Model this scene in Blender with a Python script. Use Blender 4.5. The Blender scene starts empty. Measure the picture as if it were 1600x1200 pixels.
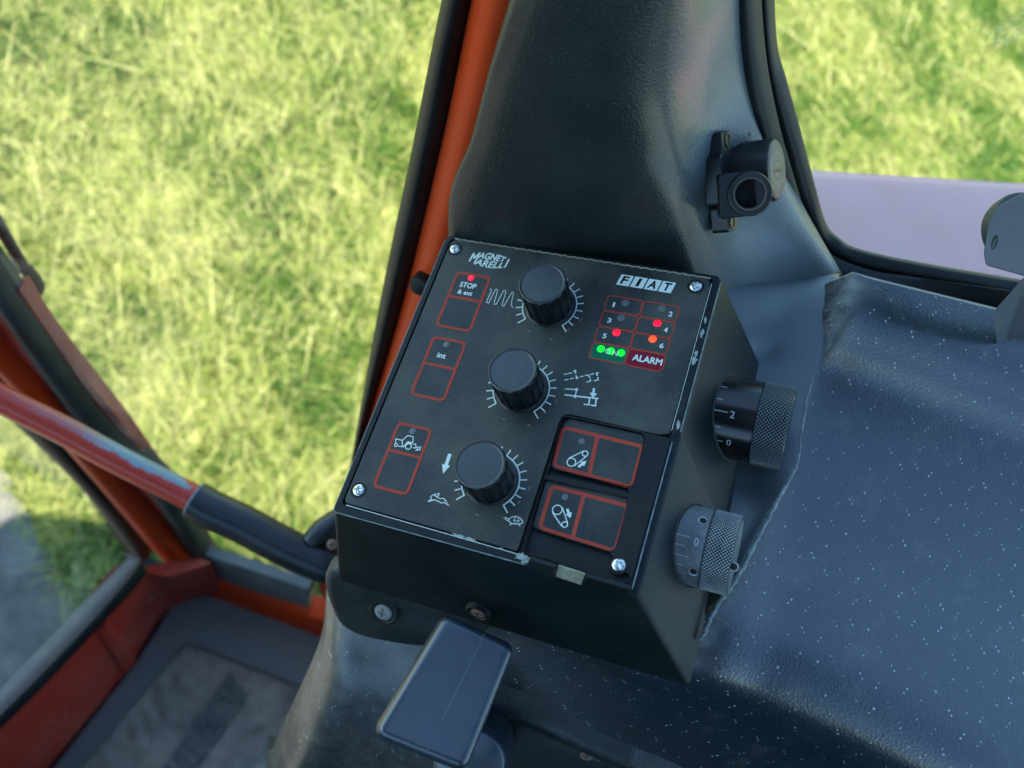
import bpy, math, random
import numpy as np
from mathutils import Vector, Matrix
from mathutils.geometry import tessellate_polygon
random.seed(7); rng = np.random.default_rng(7)
SC = bpy.context.scene
MM = 0.001
# ------------------------------------------------------------------ camera, world, sun, exposure
# "panel frame": origin at the far left corner of the control panel, u to the right, v down the panel, d below it (mm)
FPX = 1400.0
RV = np.array([-0.430074, 0.283269, 0.26591]); TV = np.array([-27.047443, -62.836721, 376.198219])
def rod(w):
    t = np.linalg.norm(w); k = w / t
    K = np.array([[0, -k[2], k[1]], [k[2], 0, -k[0]], [-k[1], k[0], 0]])
    return np.eye(3) + np.sin(t) * K + (1 - np.cos(t)) * K @ K
RM = rod(RV)
TILT = math.radians(27.4); CA, SA = math.cos(TILT), math.sin(TILT)
L2W = np.array([[CA, 0, SA], [0, -1, 0], [SA, 0, -CA]])      # (u, v, d) -> world mm
C2W = L2W @ RM.T                                              # camera axes (right, down, forward) -> world
CAM = L2W @ (-RM.T @ TV)
def ray(x, y): return C2W @ np.array([(x - 800) / FPX, (y - 600) / FPX, 1.0])
def hit(x, y, n, c):
    n = np.asarray(n, float); d = ray(x, y); return CAM + d * ((c - n @ CAM) / (n @ d))
def HZ(x, y, z): return hit(x, y, (0, 0, 1), z)
def WALL(x, y, off=0): return hit(x, y, (0, 1, -.25), 27.5 + off)     # outward leaning side of the cab
def LEAN(x, y, off=0): return hit(x, y, (0, 1, -.22), off)            # pillar trim, parallel to it
def AT(x, y, z): return CAM + ray(x, y) * z
def S(x, y, n=0):                                                     # a point of the panel plane (u, -v) n mm above it
    l = L2W.T @ CAM; d = L2W.T @ ray(x, y); k = (-n - l[2]) / d[2]; p = l + d * k
    return np.array([p[0], -p[1]])
cd = bpy.data.cameras.new('camera'); cam = bpy.data.objects.new('camera', cd); SC.collection.objects.link(cam)
cam.matrix_world = Matrix([[C2W[0, 0], -C2W[0, 1], -C2W[0, 2], CAM[0] * MM], [C2W[1, 0], -C2W[1, 1], -C2W[1, 2], CAM[1] * MM],
                           [C2W[2, 0], -C2W[2, 1], -C2W[2, 2], CAM[2] * MM], [0, 0, 0, 1]])
cd.sensor_width = 36; cd.lens = 36 * FPX / 1600; cd.clip_start = 0.01; cd.clip_end = 500
cd.dof.use_dof = True; cd.dof.focus_distance = 0.335; cd.dof.aperture_fstop = 10.0
SC.camera = cam
SUN_EL, SUN_AZ = math.radians(50), math.radians(194)                  # direction towards the sun
w = bpy.data.worlds.new('World'); SC.world = w; w.use_nodes = True
nt = w.node_tree; sky = nt.nodes.new('ShaderNodeTexSky'); sky.sky_type = 'NISHITA'; sky.sun_disc = False
sky.sun_elevation = SUN_EL; sky.sun_rotation = math.pi / 2 - SUN_AZ; sky.ozone_density = 0.5; sky.dust_density = .2
tint = nt.nodes.new('ShaderNodeMix'); tint.data_type = 'RGBA'; tint.blend_type = 'MULTIPLY'; tint.inputs[0].default_value = 1; tint.inputs[7].default_value = (.84, 1.0, 1.02, 1)
nt.links.new(sky.outputs[0], tint.inputs[6]); nt.links.new(tint.outputs[2], nt.nodes['Background'].inputs[0]); nt.nodes['Background'].inputs[1].default_value = 0.11
sl = bpy.data.lights.new('sun', 'SUN'); sl.energy = 4.7; sl.angle = math.radians(.6); sl.color = (1, .93, .82)
so = bpy.data.objects.new('sun', sl); SC.collection.objects.link(so)
so.rotation_euler = Vector((math.cos(SUN_EL) * math.cos(SUN_AZ), math.cos(SUN_EL) * math.sin(SUN_AZ), math.sin(SUN_EL))).to_track_quat('Z', 'Y').to_euler()
SC.view_settings.view_transform = 'Standard'; SC.view_settings.look = 'None'
SC.view_settings.exposure = 2.15; SC.view_settings.gamma = 1
SC.cycles.max_bounces = 8; SC.cycles.transparent_max_bounces = 12; SC.cycles.caustics_reflective = False; SC.cycles.caustics_refractive = False
SC.cycles.use_denoising = True

# ------------------------------------------------------------------ materials
class NT:
    def __init__(s, name):
        s.m = bpy.data.materials.new(name); s.m.use_nodes = True; s.t = s.m.node_tree; s.b = s.t.nodes['Principled BSDF']
        s.co = s.t.nodes.new('ShaderNodeTexCoord').outputs['Object']
    def n(s, ty, **k):
        o = s.t.nodes.new(ty)
        for a, v in k.items(): setattr(o, a, v)
        return o
    def l(s, a, b): s.t.links.new(a, b)
    def noise(s, scale, detail=3, rough=.55, co=None):
        o = s.n('ShaderNodeTexNoise'); o.inputs['Scale'].default_value = scale; o.inputs['Detail'].default_value = detail
        o.inputs['Roughness'].default_value = rough; s.l(co or s.co, o.inputs['Vector']); return o.outputs['Fac']
    def ramp(s, f, stops):
        o = s.n('ShaderNodeValToRGB'); e = o.color_ramp.elements
        while len(e) < len(stops): e.new(.5)
        for i, (p, c) in enumerate(stops):
            e[i].position = p; e[i].color = (c, c, c, 1) if isinstance(c, (int, float)) else (*c, 1)
        s.l(f, o.inputs[0]); return o.outputs[0]
    def math(s, op, a, b=None, c=None):
        o = s.n('ShaderNodeMath', operation=op)
        for i, v in enumerate((a, b, c)):
            if v is None: continue
            if isinstance(v, (int, float)): o.inputs[i].default_value = v
            else: s.l(v, o.inputs[i])
        return o.outputs[0]
    def mix(s, f, a, b):
        o = s.n('ShaderNodeMix', data_type='RGBA')
        for i, v in ((0, f), (6, a), (7, b)):
            if isinstance(v, (int, float)): o.inputs[i].default_value = v
            elif isinstance(v, tuple): o.inputs[i].default_value = (*v, 1)
            else: s.l(v, o.inputs[i])
        return o.outputs[2]
    def bump(s, h, strength, dist):
        o = s.n('ShaderNodeBump'); o.inputs['Strength'].default_value = strength; o.inputs['Distance'].default_value = dist
        s.l(h, o.inputs['Height']); s.l(o.outputs[0], s.b.inputs['Normal']); return o
    def set(s, k, v):
        if isinstance(v, (int, float)): s.b.inputs[k].default_value = v
        elif isinstance(v, tuple): s.b.inputs[k].default_value = (*v, 1)
        else: s.l(v, s.b.inputs[k])
def plain(name, col, rough=.5, metal=0, spec=.5):
    k = NT(name); k.set('Base Color', col); k.set('Roughness', rough); k.set('Metallic', metal); k.set('Specular IOR Level', spec); return k.m
def plastic(name, col, rough=.45, dust=(.25, .24, .18), amount=.15, dscale=35, grain=0, gscale=900, specks=0, spec=.5, coat=0):
    k = NT(name)
    if coat: k.set('Coat Weight', coat); k.set('Coat Roughness', .18)
    f = k.ramp(k.noise(dscale, 5, .62), [(.42, 0), (.72, 1)])
    f = k.math('MULTIPLY', f, amount)
    fine = k.math('MULTIPLY', k.ramp(k.noise(1500, 2), [(.5, 0), (.75, 1)]), amount * .8)
    f = k.math('ADD', f, fine)
    if specks:
        v = k.n('ShaderNodeTexVoronoi'); v.inputs['Scale'].default_value = 420; k.l(k.co, v.inputs['Vector'])
        sp = k.math('MULTIPLY', k.math('LESS_THAN', v.outputs['Distance'], .13), k.ramp(k.noise(120, 2), [(.55, 0), (.6, 1)]))
        f = k.math('MAXIMUM', f, k.math('MULTIPLY', sp, specks))
    c = k.mix(f, col, dust); k.set('Base Color', c)
    k.set('Roughness', k.math('ADD', k.math('MULTIPLY', f, .6), k.math('ADD', rough, k.math('MULTIPLY', k.noise(60, 4), .12))))
    k.set('Specular IOR Level', spec)
    if grain:
        if gscale < 1300:
            v = k.n('ShaderNodeTexVoronoi', feature='SMOOTH_F1'); v.inputs['Scale'].default_value = gscale
            wv = k.n('ShaderNodeVectorMath', operation='ADD'); k.l(k.co, wv.inputs[0])
            nz = k.n('ShaderNodeTexNoise'); nz.inputs['Scale'].default_value = gscale * .6; k.l(k.co, nz.inputs['Vector'])
            sc = k.n('ShaderNodeVectorMath', operation='SCALE'); sc.inputs['Scale'].default_value = .0004; k.l(nz.outputs['Color'], sc.inputs[0])
            k.l(sc.outputs[0], wv.inputs[1]); k.l(wv.outputs[0], v.inputs['Vector']); h = v.outputs['Distance']
        else: h = k.noise(gscale, 3)
        k.bump(h, grain, .0004)
    return k.m
def paint(name, col, rough=.4, fade_or_sheen=(.45, .2, .16), amount=.3, chips=0.0):
    k = NT(name); f = k.math('MULTIPLY', k.ramp(k.noise(14, 5, .65), [(.4, 0), (.75, 1)]), amount)
    c = k.mix(f, col, fade_or_sheen)
    if chips:
        s1 = k.ramp(k.noise(70, 4, .7), [(.66, 0), (.68, 1)]); c = k.mix(k.math('MULTIPLY', s1, chips), c, (.45, .4, .38))
    k.set('Base Color', c); k.set('Roughness', k.math('ADD', rough, k.math('MULTIPLY', f, .4))); k.set('Specular IOR Level', .22)
    k.bump(k.noise(300, 3), .08, .0004); return k.m
M = {}
M['housing'] = plastic('black satin housing', (.003, .0075, .009), .34, (.10, .12, .10), .08, 45, .10, 2600, .5, spec=.22)
M['plate'] = plastic('dusty grey face film', (.009, .0145, .015), .38, (.13, .145, .115), .42, 28, .06, 3500, .35, spec=.4)
M['inset'] = plastic('black brushed frame', (.004, .005, .006), .40, (.08, .09, .08), .08, 60, .05, 2500, .4, spec=.25)
M['pad'] = plastic('button film', (.009, .015, .016), .32, (.10, .11, .09), .3, 40, .04, 3500, .2, spec=.35)
M['knobtop'] = plastic('soft knob cap', (.010, .016, .018), .34, (.1, .12, .11), .12, 150, .1, 3000, coat=.25)
M['knob'] = plastic('gloss black knob', (.006, .007, .008), .22, (.08, .09, .08), .10, 90)
M['red_line'] = plastic('red print', (.40, .045, .022), .5, (.20, .10, .08), .3, 120, spec=.2)
M['white_line'] = plastic('white print', (.66, .76, .70), .5, (.25, .3, .28), .2, 150, spec=.2)
M['green_fill'] = plain('green print', (.002, .13, .06), .5, 0, .2)
M['crimson_fill'] = plain('crimson print', (.20, .006, .022), .5, 0, .2)
M['led_off'] = plain('unlit lamp lens', (.10, .115, .115), .4)
M['column'] = plastic('grained black trim', (.007, .013, .013), .36, (.2, .2, .17), .08, 22, .55, 1250, .15, .6)
M['lining'] = plain('black cloth lining', (.012, .012, .013), .9)  # black so the unseen roof and walls bounce little light
M['column_side'] = M['column']
M['rubber'] = plastic('black rubber', (.004, .006, .006), .38, (.08, .10, .08), .16, 18, .1, 1500, spec=.35)
M['rubber_grey'] = plastic('weathered rubber', (.035, .045, .045), .42, (.18, .21, .2), .35, 20)
M['grip'] = plastic('smooth grip rubber', (.006, .011, .016), .30, (.1, .1, .1), .08, 30, spec=.6)
M['worn'] = plastic('edge worn to grey', (.10, .15, .155), .3, (.35, .4, .38), .5, 200, .3, 2500, .4)
M['cap_blue'] = plastic('satin lever knob', (.006, .018, .030), .30, (.15, .17, .18), .10, 60, .25, 1300, .2, spec=1.0, coat=.3)
M['red'] = paint('orange red cab paint', (.66, .062, .010), .38, (.50, .11, .05), .25)
M['red_dark'] = paint('dull red sill paint', (.46, .046, .03), .42, (.50, .20, .16), .5, .9)
M['red_faded'] = paint('faded outer flange', (.42, .09, .06), .5, (.55, .32, .28), .5)
M['fender'] = paint('sun bleached fender', (.78, .42, .38), .55, (.80, .52, .48), .6)
M['steel'] = plain('bright screw steel', (.62, .66, .64), .28, 1)
M['steel_dull'] = plastic('dull screw steel', (.25, .26, .24), .45, (.3, .3, .22), .5, 300)
M['rust'] = plastic('rusty screw', (.22, .12, .08), .6, (.4, .3, .24), .5, 400)
M['groove'] = plain('dark recess', (.004, .004, .004), .8)
M['chip'] = plastic('chipped paint', (.30, .35, .33), .7, (.2, .22, .2), .6, 500, .5, 2000)
M['dirt'] = plastic('packed dust', (.20, .20, .14), .9, (.42, .40, .28), .6, 260, .6, 1500)
M['grey_metal'] = plastic('grey enamel bracket', (.085, .095, .105), .35, (.3, .28, .28), .12, 40, .15, 2200, .2)
M['dial_grey'] = plastic('worn dial ring', (.06, .075, .085), .33, (.3, .3, .28), .45, 60, .03, 2500)
M['dial_black'] = plastic('black dial ring', (.003, .004, .005), .16, (.1, .1, .1), .02, 60)
M['knurl_black'] = plastic('black knurled rim', (.05, .06, .065), .3, (.2, .2, .2), .2, 200)
M['knurl_grey'] = plastic('worn knurled rim', (.12, .14, .145), .3, (.3, .3, .28), .3, 200)
def knurl_mat(name, lo, hi):
    k = NT(name); a = k.n('ShaderNodeAttribute', attribute_name='groove'); k.set('Base Color', k.mix(a.outputs['Fac'], lo, hi)); k.set('Roughness', .28); k.set('Metallic', .5); return k.m  # dirt and shading of the knurl grooves painted into the colour
M['knurl_black'] = knurl_mat('black knurling worn on its points', (.004, .005, .006), (.16, .20, .21)); M['knurl_grey'] = knurl_mat('grey knurling with dark grooves', (.006, .008, .009), (.42, .47, .47)); M['ring_grey'] = plain('worn ring edge', (.3, .33, .33), .3, .6)
M['socket'] = plastic('hard black socket plastic', (.004, .006, .007), .30, (.12, .12, .1), .08, 60)
M['latch_dark'] = plastic('blue black latch foot', (.022, .034, .042), .3, (.15, .15, .15), .2, 50)
M['rod'] = plastic('dull grey rod', (.04, .045, .05), .45, (.15, .15, .15), .3, 40)
M['straw_line'] = plain('engraved filler', (.45, .48, .48), .6)
def emis(name, c, s):
    k = NT(name); k.set('Base Color', c); k.b.inputs['Emission Color'].default_value = (*c, 1); k.b.inputs['Emission Strength'].default_value = s
    k.set('Roughness', .3); return k.m
M['led_red'] = emis('lit red lamp', (1, .0, .02), .42); M['led_orange'] = emis('lit orange lamp', (1, .05, .005), .42)
M['led_green'] = emis('lit green lamp', (.0, .9, .01), .36)

def console_mat():
    k = NT('grained console with pale spots'); uv = k.n('ShaderNodeUVMap').outputs[0]
    v = k.n('ShaderNodeTexVoronoi', feature='SMOOTH_F1'); v.inputs['Scale'].default_value = 1000
    nz = k.n('ShaderNodeTexNoise'); nz.inputs['Scale'].default_value = 400; k.l(k.co, nz.inputs['Vector'])
    sc = k.n('ShaderNodeVectorMath', operation='SCALE'); sc.inputs['Scale'].default_value = .0007; k.l(nz.outputs['Color'], sc.inputs[0])
    ad = k.n('ShaderNodeVectorMath', operation='ADD'); k.l(k.co, ad.inputs[0]); k.l(sc.outputs[0], ad.inputs[1]); k.l(ad.outputs[0], v.inputs['Vector'])
    # the moulded-in pairs of pale spots: cell 17 x 19 mm, uv is in metres
    mp = k.n('ShaderNodeMapping'); mp.inputs['Scale'].default_value = (1 / .021, 1 / .021, 1); mp.inputs['Rotation'].default_value = (0, 0, .33)
    k.l(uv, mp.inputs[0]); fr = k.n('ShaderNodeVectorMath', operation='FRACTION'); k.l(mp.outputs[0], fr.inputs[0])
    best = None
    for (a, b) in ((.12, .10), (.15, .20), (.45, .12), (.48, .22), (.72, .42), (.79, .36), (.26, .62), (.34, .57), (.58, .82), (.66, .77), (.92, .72), (.95, .82)):
        dn = k.n('ShaderNodeVectorMath', operation='DISTANCE'); k.l(fr.outputs[0], dn.inputs[0]); dn.inputs[1].default_value = (a, b, 0)
        best = dn.outputs['Value'] if best is None else k.math('MINIMUM', best, dn.outputs['Value'])
    wn = k.noise(90, 2); vis = k.ramp(k.noise(260, 1), [(.40, 0), (.50, 1)])
    spot = k.math('LESS_THAN', best, k.math('MULTIPLY', k.math('ADD', wn, .18), .027))
    spot = k.math('MULTIPLY', k.math('MULTIPLY', spot, vis), k.ramp(k.noise(150, 1), [(.35, .25), (.65, 1)]))
    base = k.mix(k.math('MULTIPLY', k.ramp(k.noise(18, 5, .6), [(.4, 0), (.75, 1)]), .35), (.006, .017, .028), (.022, .038, .047))
    dn2 = k.ramp(k.noise(60, 5, .7), [(.55, 0), (.8, 1)]); base = k.mix(k.math('MULTIPLY', dn2, .25), base, (.18, .18, .14))
    at = k.n('ShaderNodeAttribute', attribute_name='dirt'); base = k.mix(k.math('MINIMUM', k.math('MULTIPLY', at.outputs['Fac'], 1.6), .9), base, (.011, .015, .013)); 
    dm = k.math('MULTIPLY', k.math('POWER', at.outputs['Fac'], 2.2), k.ramp(k.noise(120, 5, .7), [(.35, 0), (.65, 1)]))
    base = k.mix(dm, base, (.30, .30, .22))
    k.set('Base Color', k.mix(spot, base, (.42, .45, .40)))
    k.set('Roughness', k.math('ADD', k.math('ADD', .25, k.math('MULTIPLY', at.outputs['Fac'], .35)), k.math('MULTIPLY', k.noise(40, 4), .16))); k.set('Specular IOR Level', 1.0); k.set('Coat Weight', .6); k.set('Coat Roughness', .26)
    h = k.math('ADD', v.outputs['Distance'], k.math('MULTIPLY', spot, .8)); k.bump(h, .45, .0003); return k.m
M['console'] = console_mat()
def glass_mat(name, dusty, specks):
    k = NT(name); t = k.t; out = t.nodes['Material Output']; t.nodes.remove(k.b)
    tr = k.n('ShaderNodeBsdfTransparent'); tr.inputs[0].default_value = (.93, .97, .95, 1); gl = k.n('ShaderNodeBsdfGlossy'); gl.inputs['Roughness'].default_value = .03
    fr = k.n('ShaderNodeLayerWeight'); ff = k.math('ADD', .03, k.math('MULTIPLY', .9, k.math('POWER', fr.outputs['Facing'], 5))); mx = k.n('ShaderNodeMixShader'); k.l(ff, mx.inputs[0]); k.l(tr.outputs[0], mx.inputs[1]); k.l(gl.outputs[0], mx.inputs[2])
    df = k.n('ShaderNodeBsdfDiffuse'); df.inputs[0].default_value = (.55, .58, .55, 1); m2 = k.n('ShaderNodeMixShader')
    f = k.math('ADD', k.math('MULTIPLY', k.ramp(k.noise(5, 4, .6), [(.4, 0), (.8, 1)]), dusty), dusty * .4)
    if specks:
        pm = k.ramp(k.noise(28, 2, .5), [(.63, 0), (.67, 1)]); pg = k.ramp(k.noise(500, 2), [(.45, 0), (.55, 1)])
        f = k.math('MAXIMUM', f, k.math('MULTIPLY', k.math('MULTIPLY', pm, pg), .2))
    k.l(f, m2.inputs[0]); k.l(mx.outputs[0], m2.inputs[1]); k.l(df.outputs[0], m2.inputs[2]); k.l(m2.outputs[0], out.inputs[0]); return k.m
M['glass'] = glass_mat('side glass', .04, 0); M['glass_rear'] = glass_mat('rear quarter glass', .03, 1)

# ------------------------------------------------------------------ objects
def link(o): SC.collection.objects.link(o); return o
class Thing:                                     # an empty at the thing's base; parts are given in its own frame, in mm
    def __init__(s, name, label, cat, origin=(0, 0, 0), rot=None, group=None):
        s.e = link(bpy.data.objects.new(name, None)); s.e.empty_display_size = .02; s.o = np.asarray(origin, float)
        s.e.location = tuple(s.o * MM); s.rot = rot
        if rot is not None: s.e.rotation_euler = rot
        s.e['label'] = label; s.e['category'] = cat
        if group: s.e['group'] = group
    def part(s, name, vf, mat, parent=None, smooth=False, label=None, mats=None):
        v, f = vf; v = np.asarray(v, float)
        if s.rot is None: v = v - s.o
        o = mesh(name, v, f, mat, smooth); o.parent = parent or s.e
        if label: o['label'] = label
        return o
def mesh(name, v, f, mat, smooth=False):
    me = bpy.data.meshes.new(name); me.from_pydata((np.asarray(v, float) * MM).tolist(), [], [tuple(int(i) for i in q) for q in f]); me.update()
    if smooth:
        me.polygons.foreach_set('use_smooth', [True] * len(me.polygons))
        try: me.set_sharp_from_angle(angle=math.radians(smooth if smooth is not True else 40))
        except Exception: pass
    me.materials.append(M[mat] if isinstance(mat, str) else mat)
    return link(bpy.data.objects.new(name, me))
def tagged(o, label, cat=None, kind=None, group=None):
    o['label'] = label
    if cat: o['category'] = cat
    if kind: o['kind'] = kind
    if group: o['group'] = group
    return o
def join(*vfs):
    V = []; F = []; n = 0
    for v, f in vfs:
        v = np.asarray(v, float); V.append(v); F += [tuple(i + n for i in q) for q in f]; n += len(v)
    return np.vstack(V), F
def loft(rings, cap0=False, cap1=False, closed=True):
    k = len(rings[0]); V = np.vstack([np.asarray(r, float) for r in rings]); F = []
    for i in range(len(rings) - 1):
        for j in range(k if closed else k - 1):
            a, b = i * k + j, i * k + (j + 1) % k; F.append((a, b, b + k, a + k))
    if cap0: F.append(tuple(range(k - 1, -1, -1)))
    if cap1: F.append(tuple(range((len(rings) - 1) * k, len(rings) * k)))
    return V, F
def rpoly(pts, r, seg=6):                        # polygon with rounded corners (r: number or list)
    n = len(pts); out = []
    for i in range(n):
        p = np.array(pts[i], float); a = np.array(pts[i - 1], float) - p; b = np.array(pts[(i + 1) % n], float) - p
        rr = r[i] if hasattr(r, '__len__') else r
        la, lb = np.linalg.norm(a), np.linalg.norm(b); a /= la; b /= lb
        if rr <= 0: out.append(p); continue
        th = math.acos(np.clip(a @ b, -1, 1)); t = min(rr / math.tan(th / 2), la * .49, lb * .49)
        for q in range(seg + 1):
            s = q / seg; out.append((1 - s) ** 2 * (p + a * t) + 2 * s * (1 - s) * (p + a * t * .12 + b * t * .12) * 1.0 + s * s * (p + b * t))
    return np.array(out)
def area(p): x, y = p[:, 0], p[:, 1]; return .5 * np.sum(x * np.roll(y, -1) - y * np.roll(x, -1))
def offset(p, d):                                # + grows
    s = 1 if area(p) > 0 else -1; a = p - np.roll(p, 1, 0); b = np.roll(p, -1, 0) - p
    a /= np.linalg.norm(a, axis=1)[:, None] + 1e-9; b /= np.linalg.norm(b, axis=1)[:, None] + 1e-9
    na = np.stack([a[:, 1], -a[:, 0]], 1) * s; nb = np.stack([b[:, 1], -b[:, 0]], 1) * s
    m = na + nb; m /= np.maximum((m * na).sum(1), .35)[:, None] * 1.0
    return p + m * d / 1.0 * 1.0
def z3(p, z): return np.column_stack([p, np.full(len(p), z)])
def tess(polys, z):
    t = tessellate_polygon([[Vector((x, y, 0)) for x, y in q] for q in polys]); V = np.vstack(polys); F = []
    for a, b, c in t:
        A = V[b] - V[a]; B = V[c] - V[a]
        F.append((a, b, c) if A[0] * B[1] - A[1] * B[0] > 0 else (a, c, b))
    return z3(V, z), F
def slab(outer, holes, z0, z1, ch=.3):           # plate with holes and chamfered upper edges
    outer = outer if area(outer) > 0 else outer[::-1]; parts = []
    oi = offset(outer, -ch); hs = [h if area(h) > 0 else h[::-1] for h in holes]; ho = [offset(h, ch) for h in hs]
    parts.append(tess([oi] + ho, z1)); parts.append(loft([z3(outer, z0), z3(outer, z1 - ch), z3(oi, z1)]))
    for h, o in zip(hs, ho):
        parts.append(loft([z3(o, z1), z3(h, z1 - ch), z3(h, z0)]))
    return join(*parts)
def lathe(prof, seg=48, fr=None, cap=True):      # prof: list of (r, z)
    th = np.linspace(0, 2 * np.pi, seg, endpoint=False); rings = []
    for r, z in prof:
        rr = r if fr is None else fr(th, r, z); rings.append(np.column_stack([rr * np.cos(th), rr * np.sin(th), np.full(seg, z)]))
    return loft(rings, cap, cap)
def xf(vf, o, ex, ey, ez):
    v, f = vf; return np.asarray(v) @ np.array([ex, ey, ez], float) + np.asarray(o, float), f
def basis(ez, hint=(0, 0, 1)):
    ez = np.array(ez, float); ez /= np.linalg.norm(ez); ex = np.cross(hint, ez); ex /= np.linalg.norm(ex); return ex, np.cross(ez, ex), ez
def unit(v): v = np.asarray(v, float); return v / np.linalg.norm(v)
def tube(pts, r, seg=16, closed=False, cap=True):
    P = np.asarray(pts, float); n = len(P); rings = []; up = None
    for i in range(n):
        t = unit(P[(i + 1) % n] - P[i - 1]) if closed else unit(P[min(i + 1, n - 1)] - P[max(i - 1, 0)])
        if up is None: up = np.cross(t, (0.31, .2, .93)); up /= np.linalg.norm(up)
        up = unit(up - t * (up @ t)); b = np.cross(t, up); rr = r[i] if hasattr(r, '__len__') else r
        th = np.linspace(0, 2 * np.pi, seg, endpoint=False); rings.append(P[i] + rr * (np.cos(th)[:, None] * up + np.sin(th)[:, None] * b))
    if closed: rings.append(rings[0]); return loft(rings)
    return loft(rings, cap, cap)
def cr(P, k=8, closed=False):                    # Catmull-Rom through rows of points
    P = [np.asarray(p, float) for p in P]; n = len(P); out = []
    g = (lambda i: P[i % n]) if closed else (lambda i: P[i] if 0 <= i < n else (2 * P[0] - P[1] if i < 0 else 2 * P[-1] - P[-2]))
    for i in range(n if closed else n - 1):
        a, b, c, d = g(i - 1), g(i), g(i + 1), g(i + 2)
        for q in range(k):
            t = q / k; out.append(.5 * ((2 * b) + (c - a) * t + (2 * a - 5 * b + 4 * c - d) * t * t + (3 * b - a - 3 * c + d) * t ** 3))
    if not closed: out.append(P[-1])
    return out
def sheet(grid, kr=8, kc=8):
    rows = [np.array(cr(r, kc)) for r in grid]; rows = cr(rows, kr); return loft(rows, closed=False) + (rows,)
def sheet_obj(th, name, grid, mat, kr=8, kc=8, parent=None, thick=1.5, smooth=True):
    v, f, rows = sheet(grid, kr, kc); o = th.part(name, (v, f), mat, parent, smooth=180 if smooth else False)
    R = np.array(rows); du = np.concatenate([np.zeros((R.shape[0], 1)), np.cumsum(np.linalg.norm(np.diff(R, axis=1), axis=2), 1)], 1)
    dv = np.concatenate([np.zeros((1, R.shape[1])), np.cumsum(np.linalg.norm(np.diff(R, axis=0), axis=2), 0)], 0)
    mid = R.shape[0] // 2; du = np.broadcast_to(du[mid], du.shape); UV = np.stack([du, dv], 2).reshape(-1, 2) * MM
    ul = o.data.uv_layers.new(name='UVMap'); idx = np.empty(len(o.data.loops), int); o.data.loops.foreach_get('vertex_index', idx)
    ul.data.foreach_set('uv', UV[idx].astype(np.float32).ravel())
    if thick:
        s = o.modifiers.new('thick', 'SOLIDIFY'); s.thickness = thick * MM; s.offset = -1
    return o, R
def ribbon(A, B, bulge, thick, nrm, back=(0, 1, -.1), k=6, m=10, power=1.0):
    A = np.array(cr(A, k)); B = np.array(cr(B, k)); nrm = unit(nrm); back = unit(back); rings = []
    t = np.linspace(0, 1, m)
    for a, b in zip(A, B):
        prof = [a + (b - a) * s + nrm * bulge * (math.sin(math.pi * s) ** power) for s in t]
        rings.append(np.array([a + back * thick] + prof + [b + back * thick]))
    return loft(rings, True, True)
# flat print on a plate: strokes and lettering
def stroke(pts, w, closed=False, cap=True):
    P = np.array(pts, float)
    if closed: P = P
    n = len(P); L = []; R = []
    for i in range(n):
        a = P[i] - P[i - 1] if (i > 0 or closed) else P[1] - P[0]; b = P[(i + 1) % n] - P[i] if (i < n - 1 or closed) else a
        a = a / (np.linalg.norm(a) + 1e-9); b = b / (np.linalg.norm(b) + 1e-9); na = np.array([-a[1], a[0]]); nb = np.array([-b[1], b[0]])
        m = na + nb; q = m @ na; m = m / max(q, .5); L.append(P[i] + m * w / 2); R.append(P[i] - m * w / 2)
    V = np.vstack([L, R]); F = []
    for i in range(n if closed else n - 1):
        j = (i + 1) % n; F.append((i, n + i, n + j, j))
    return V, F
def disc2(c, r, seg=20):
    th = np.linspace(0, 2 * np.pi, seg, endpoint=False); return np.column_stack([c[0] + r * np.cos(th), c[1] + r * np.sin(th)]), [tuple(range(seg))]
def flat(items, z):
    out = []
    for i, it_ in enumerate(items):
        v = np.asarray(it_[0], float); f = it_[1]; w_ = it_[2] if len(it_) > 2 else 0
        for q_, (dx, dy) in enumerate(((0, 0), (w_, 0), (-w_, 0), (0, w_), (0, -w_)) if w_ else ((0, 0),)):
            out.append((z3(v + (dx, dy), z + .004 * (i % 3) + .002 * q_), f))
    return join(*out)
def up(vf, h=.06): return vf
_tc = {}
def text2(s, bold=0.0, shear=0.0, space=1.0):
    key = (s, bold, shear, space)
    if key in _tc: return _tc[key]
    c = bpy.data.curves.new('t', 'FONT'); c.body = s; c.size = 1; c.offset = bold; c.shear = shear; c.space_character = space; c.resolution_u = 3
    o = bpy.data.objects.new('t', c); SC.collection.objects.link(o); bpy.context.view_layer.update()
    me = o.evaluated_get(bpy.context.evaluated_depsgraph_get()).to_mesh(); v = np.array([(q.co.x, q.co.y) for q in me.vertices]); f = [tuple(p.vertices) for p in me.polygons]
    o.to_mesh_clear(); bpy.data.objects.remove(o); bpy.data.curves.remove(c); _tc[key] = (v, f); return v, f
def fit_text(s, box, bold=0.0, shear=0.0, space=1.0, rot=0, keep=True):   # box (x0, y0, x1, y1) in plate mm
    v, f = text2(s, 0, shear, space); lo, hi = v.min(0), v.max(0); t = (v - lo) / (hi - lo)
    x0, y0, x1, y1 = box; out = np.column_stack([x0 + t[:, 0] * (x1 - x0), y0 + t[:, 1] * (y1 - y0)])
    if rot:
        c = np.array([(x0 + x1) / 2, (y0 + y1) / 2]); r = math.radians(rot); out = (out - c) @ np.array([[math.cos(r), math.sin(r)], [-math.sin(r), math.cos(r)]]) + c
    return (out, f, bold * 6) if bold else (out, f)
def text_px(s, xl, yb, h, wid, **k):             # lower left corner at a point, height and width in mm
    return fit_text(s, (xl, yb, xl + wid, yb + h), **k)
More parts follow.
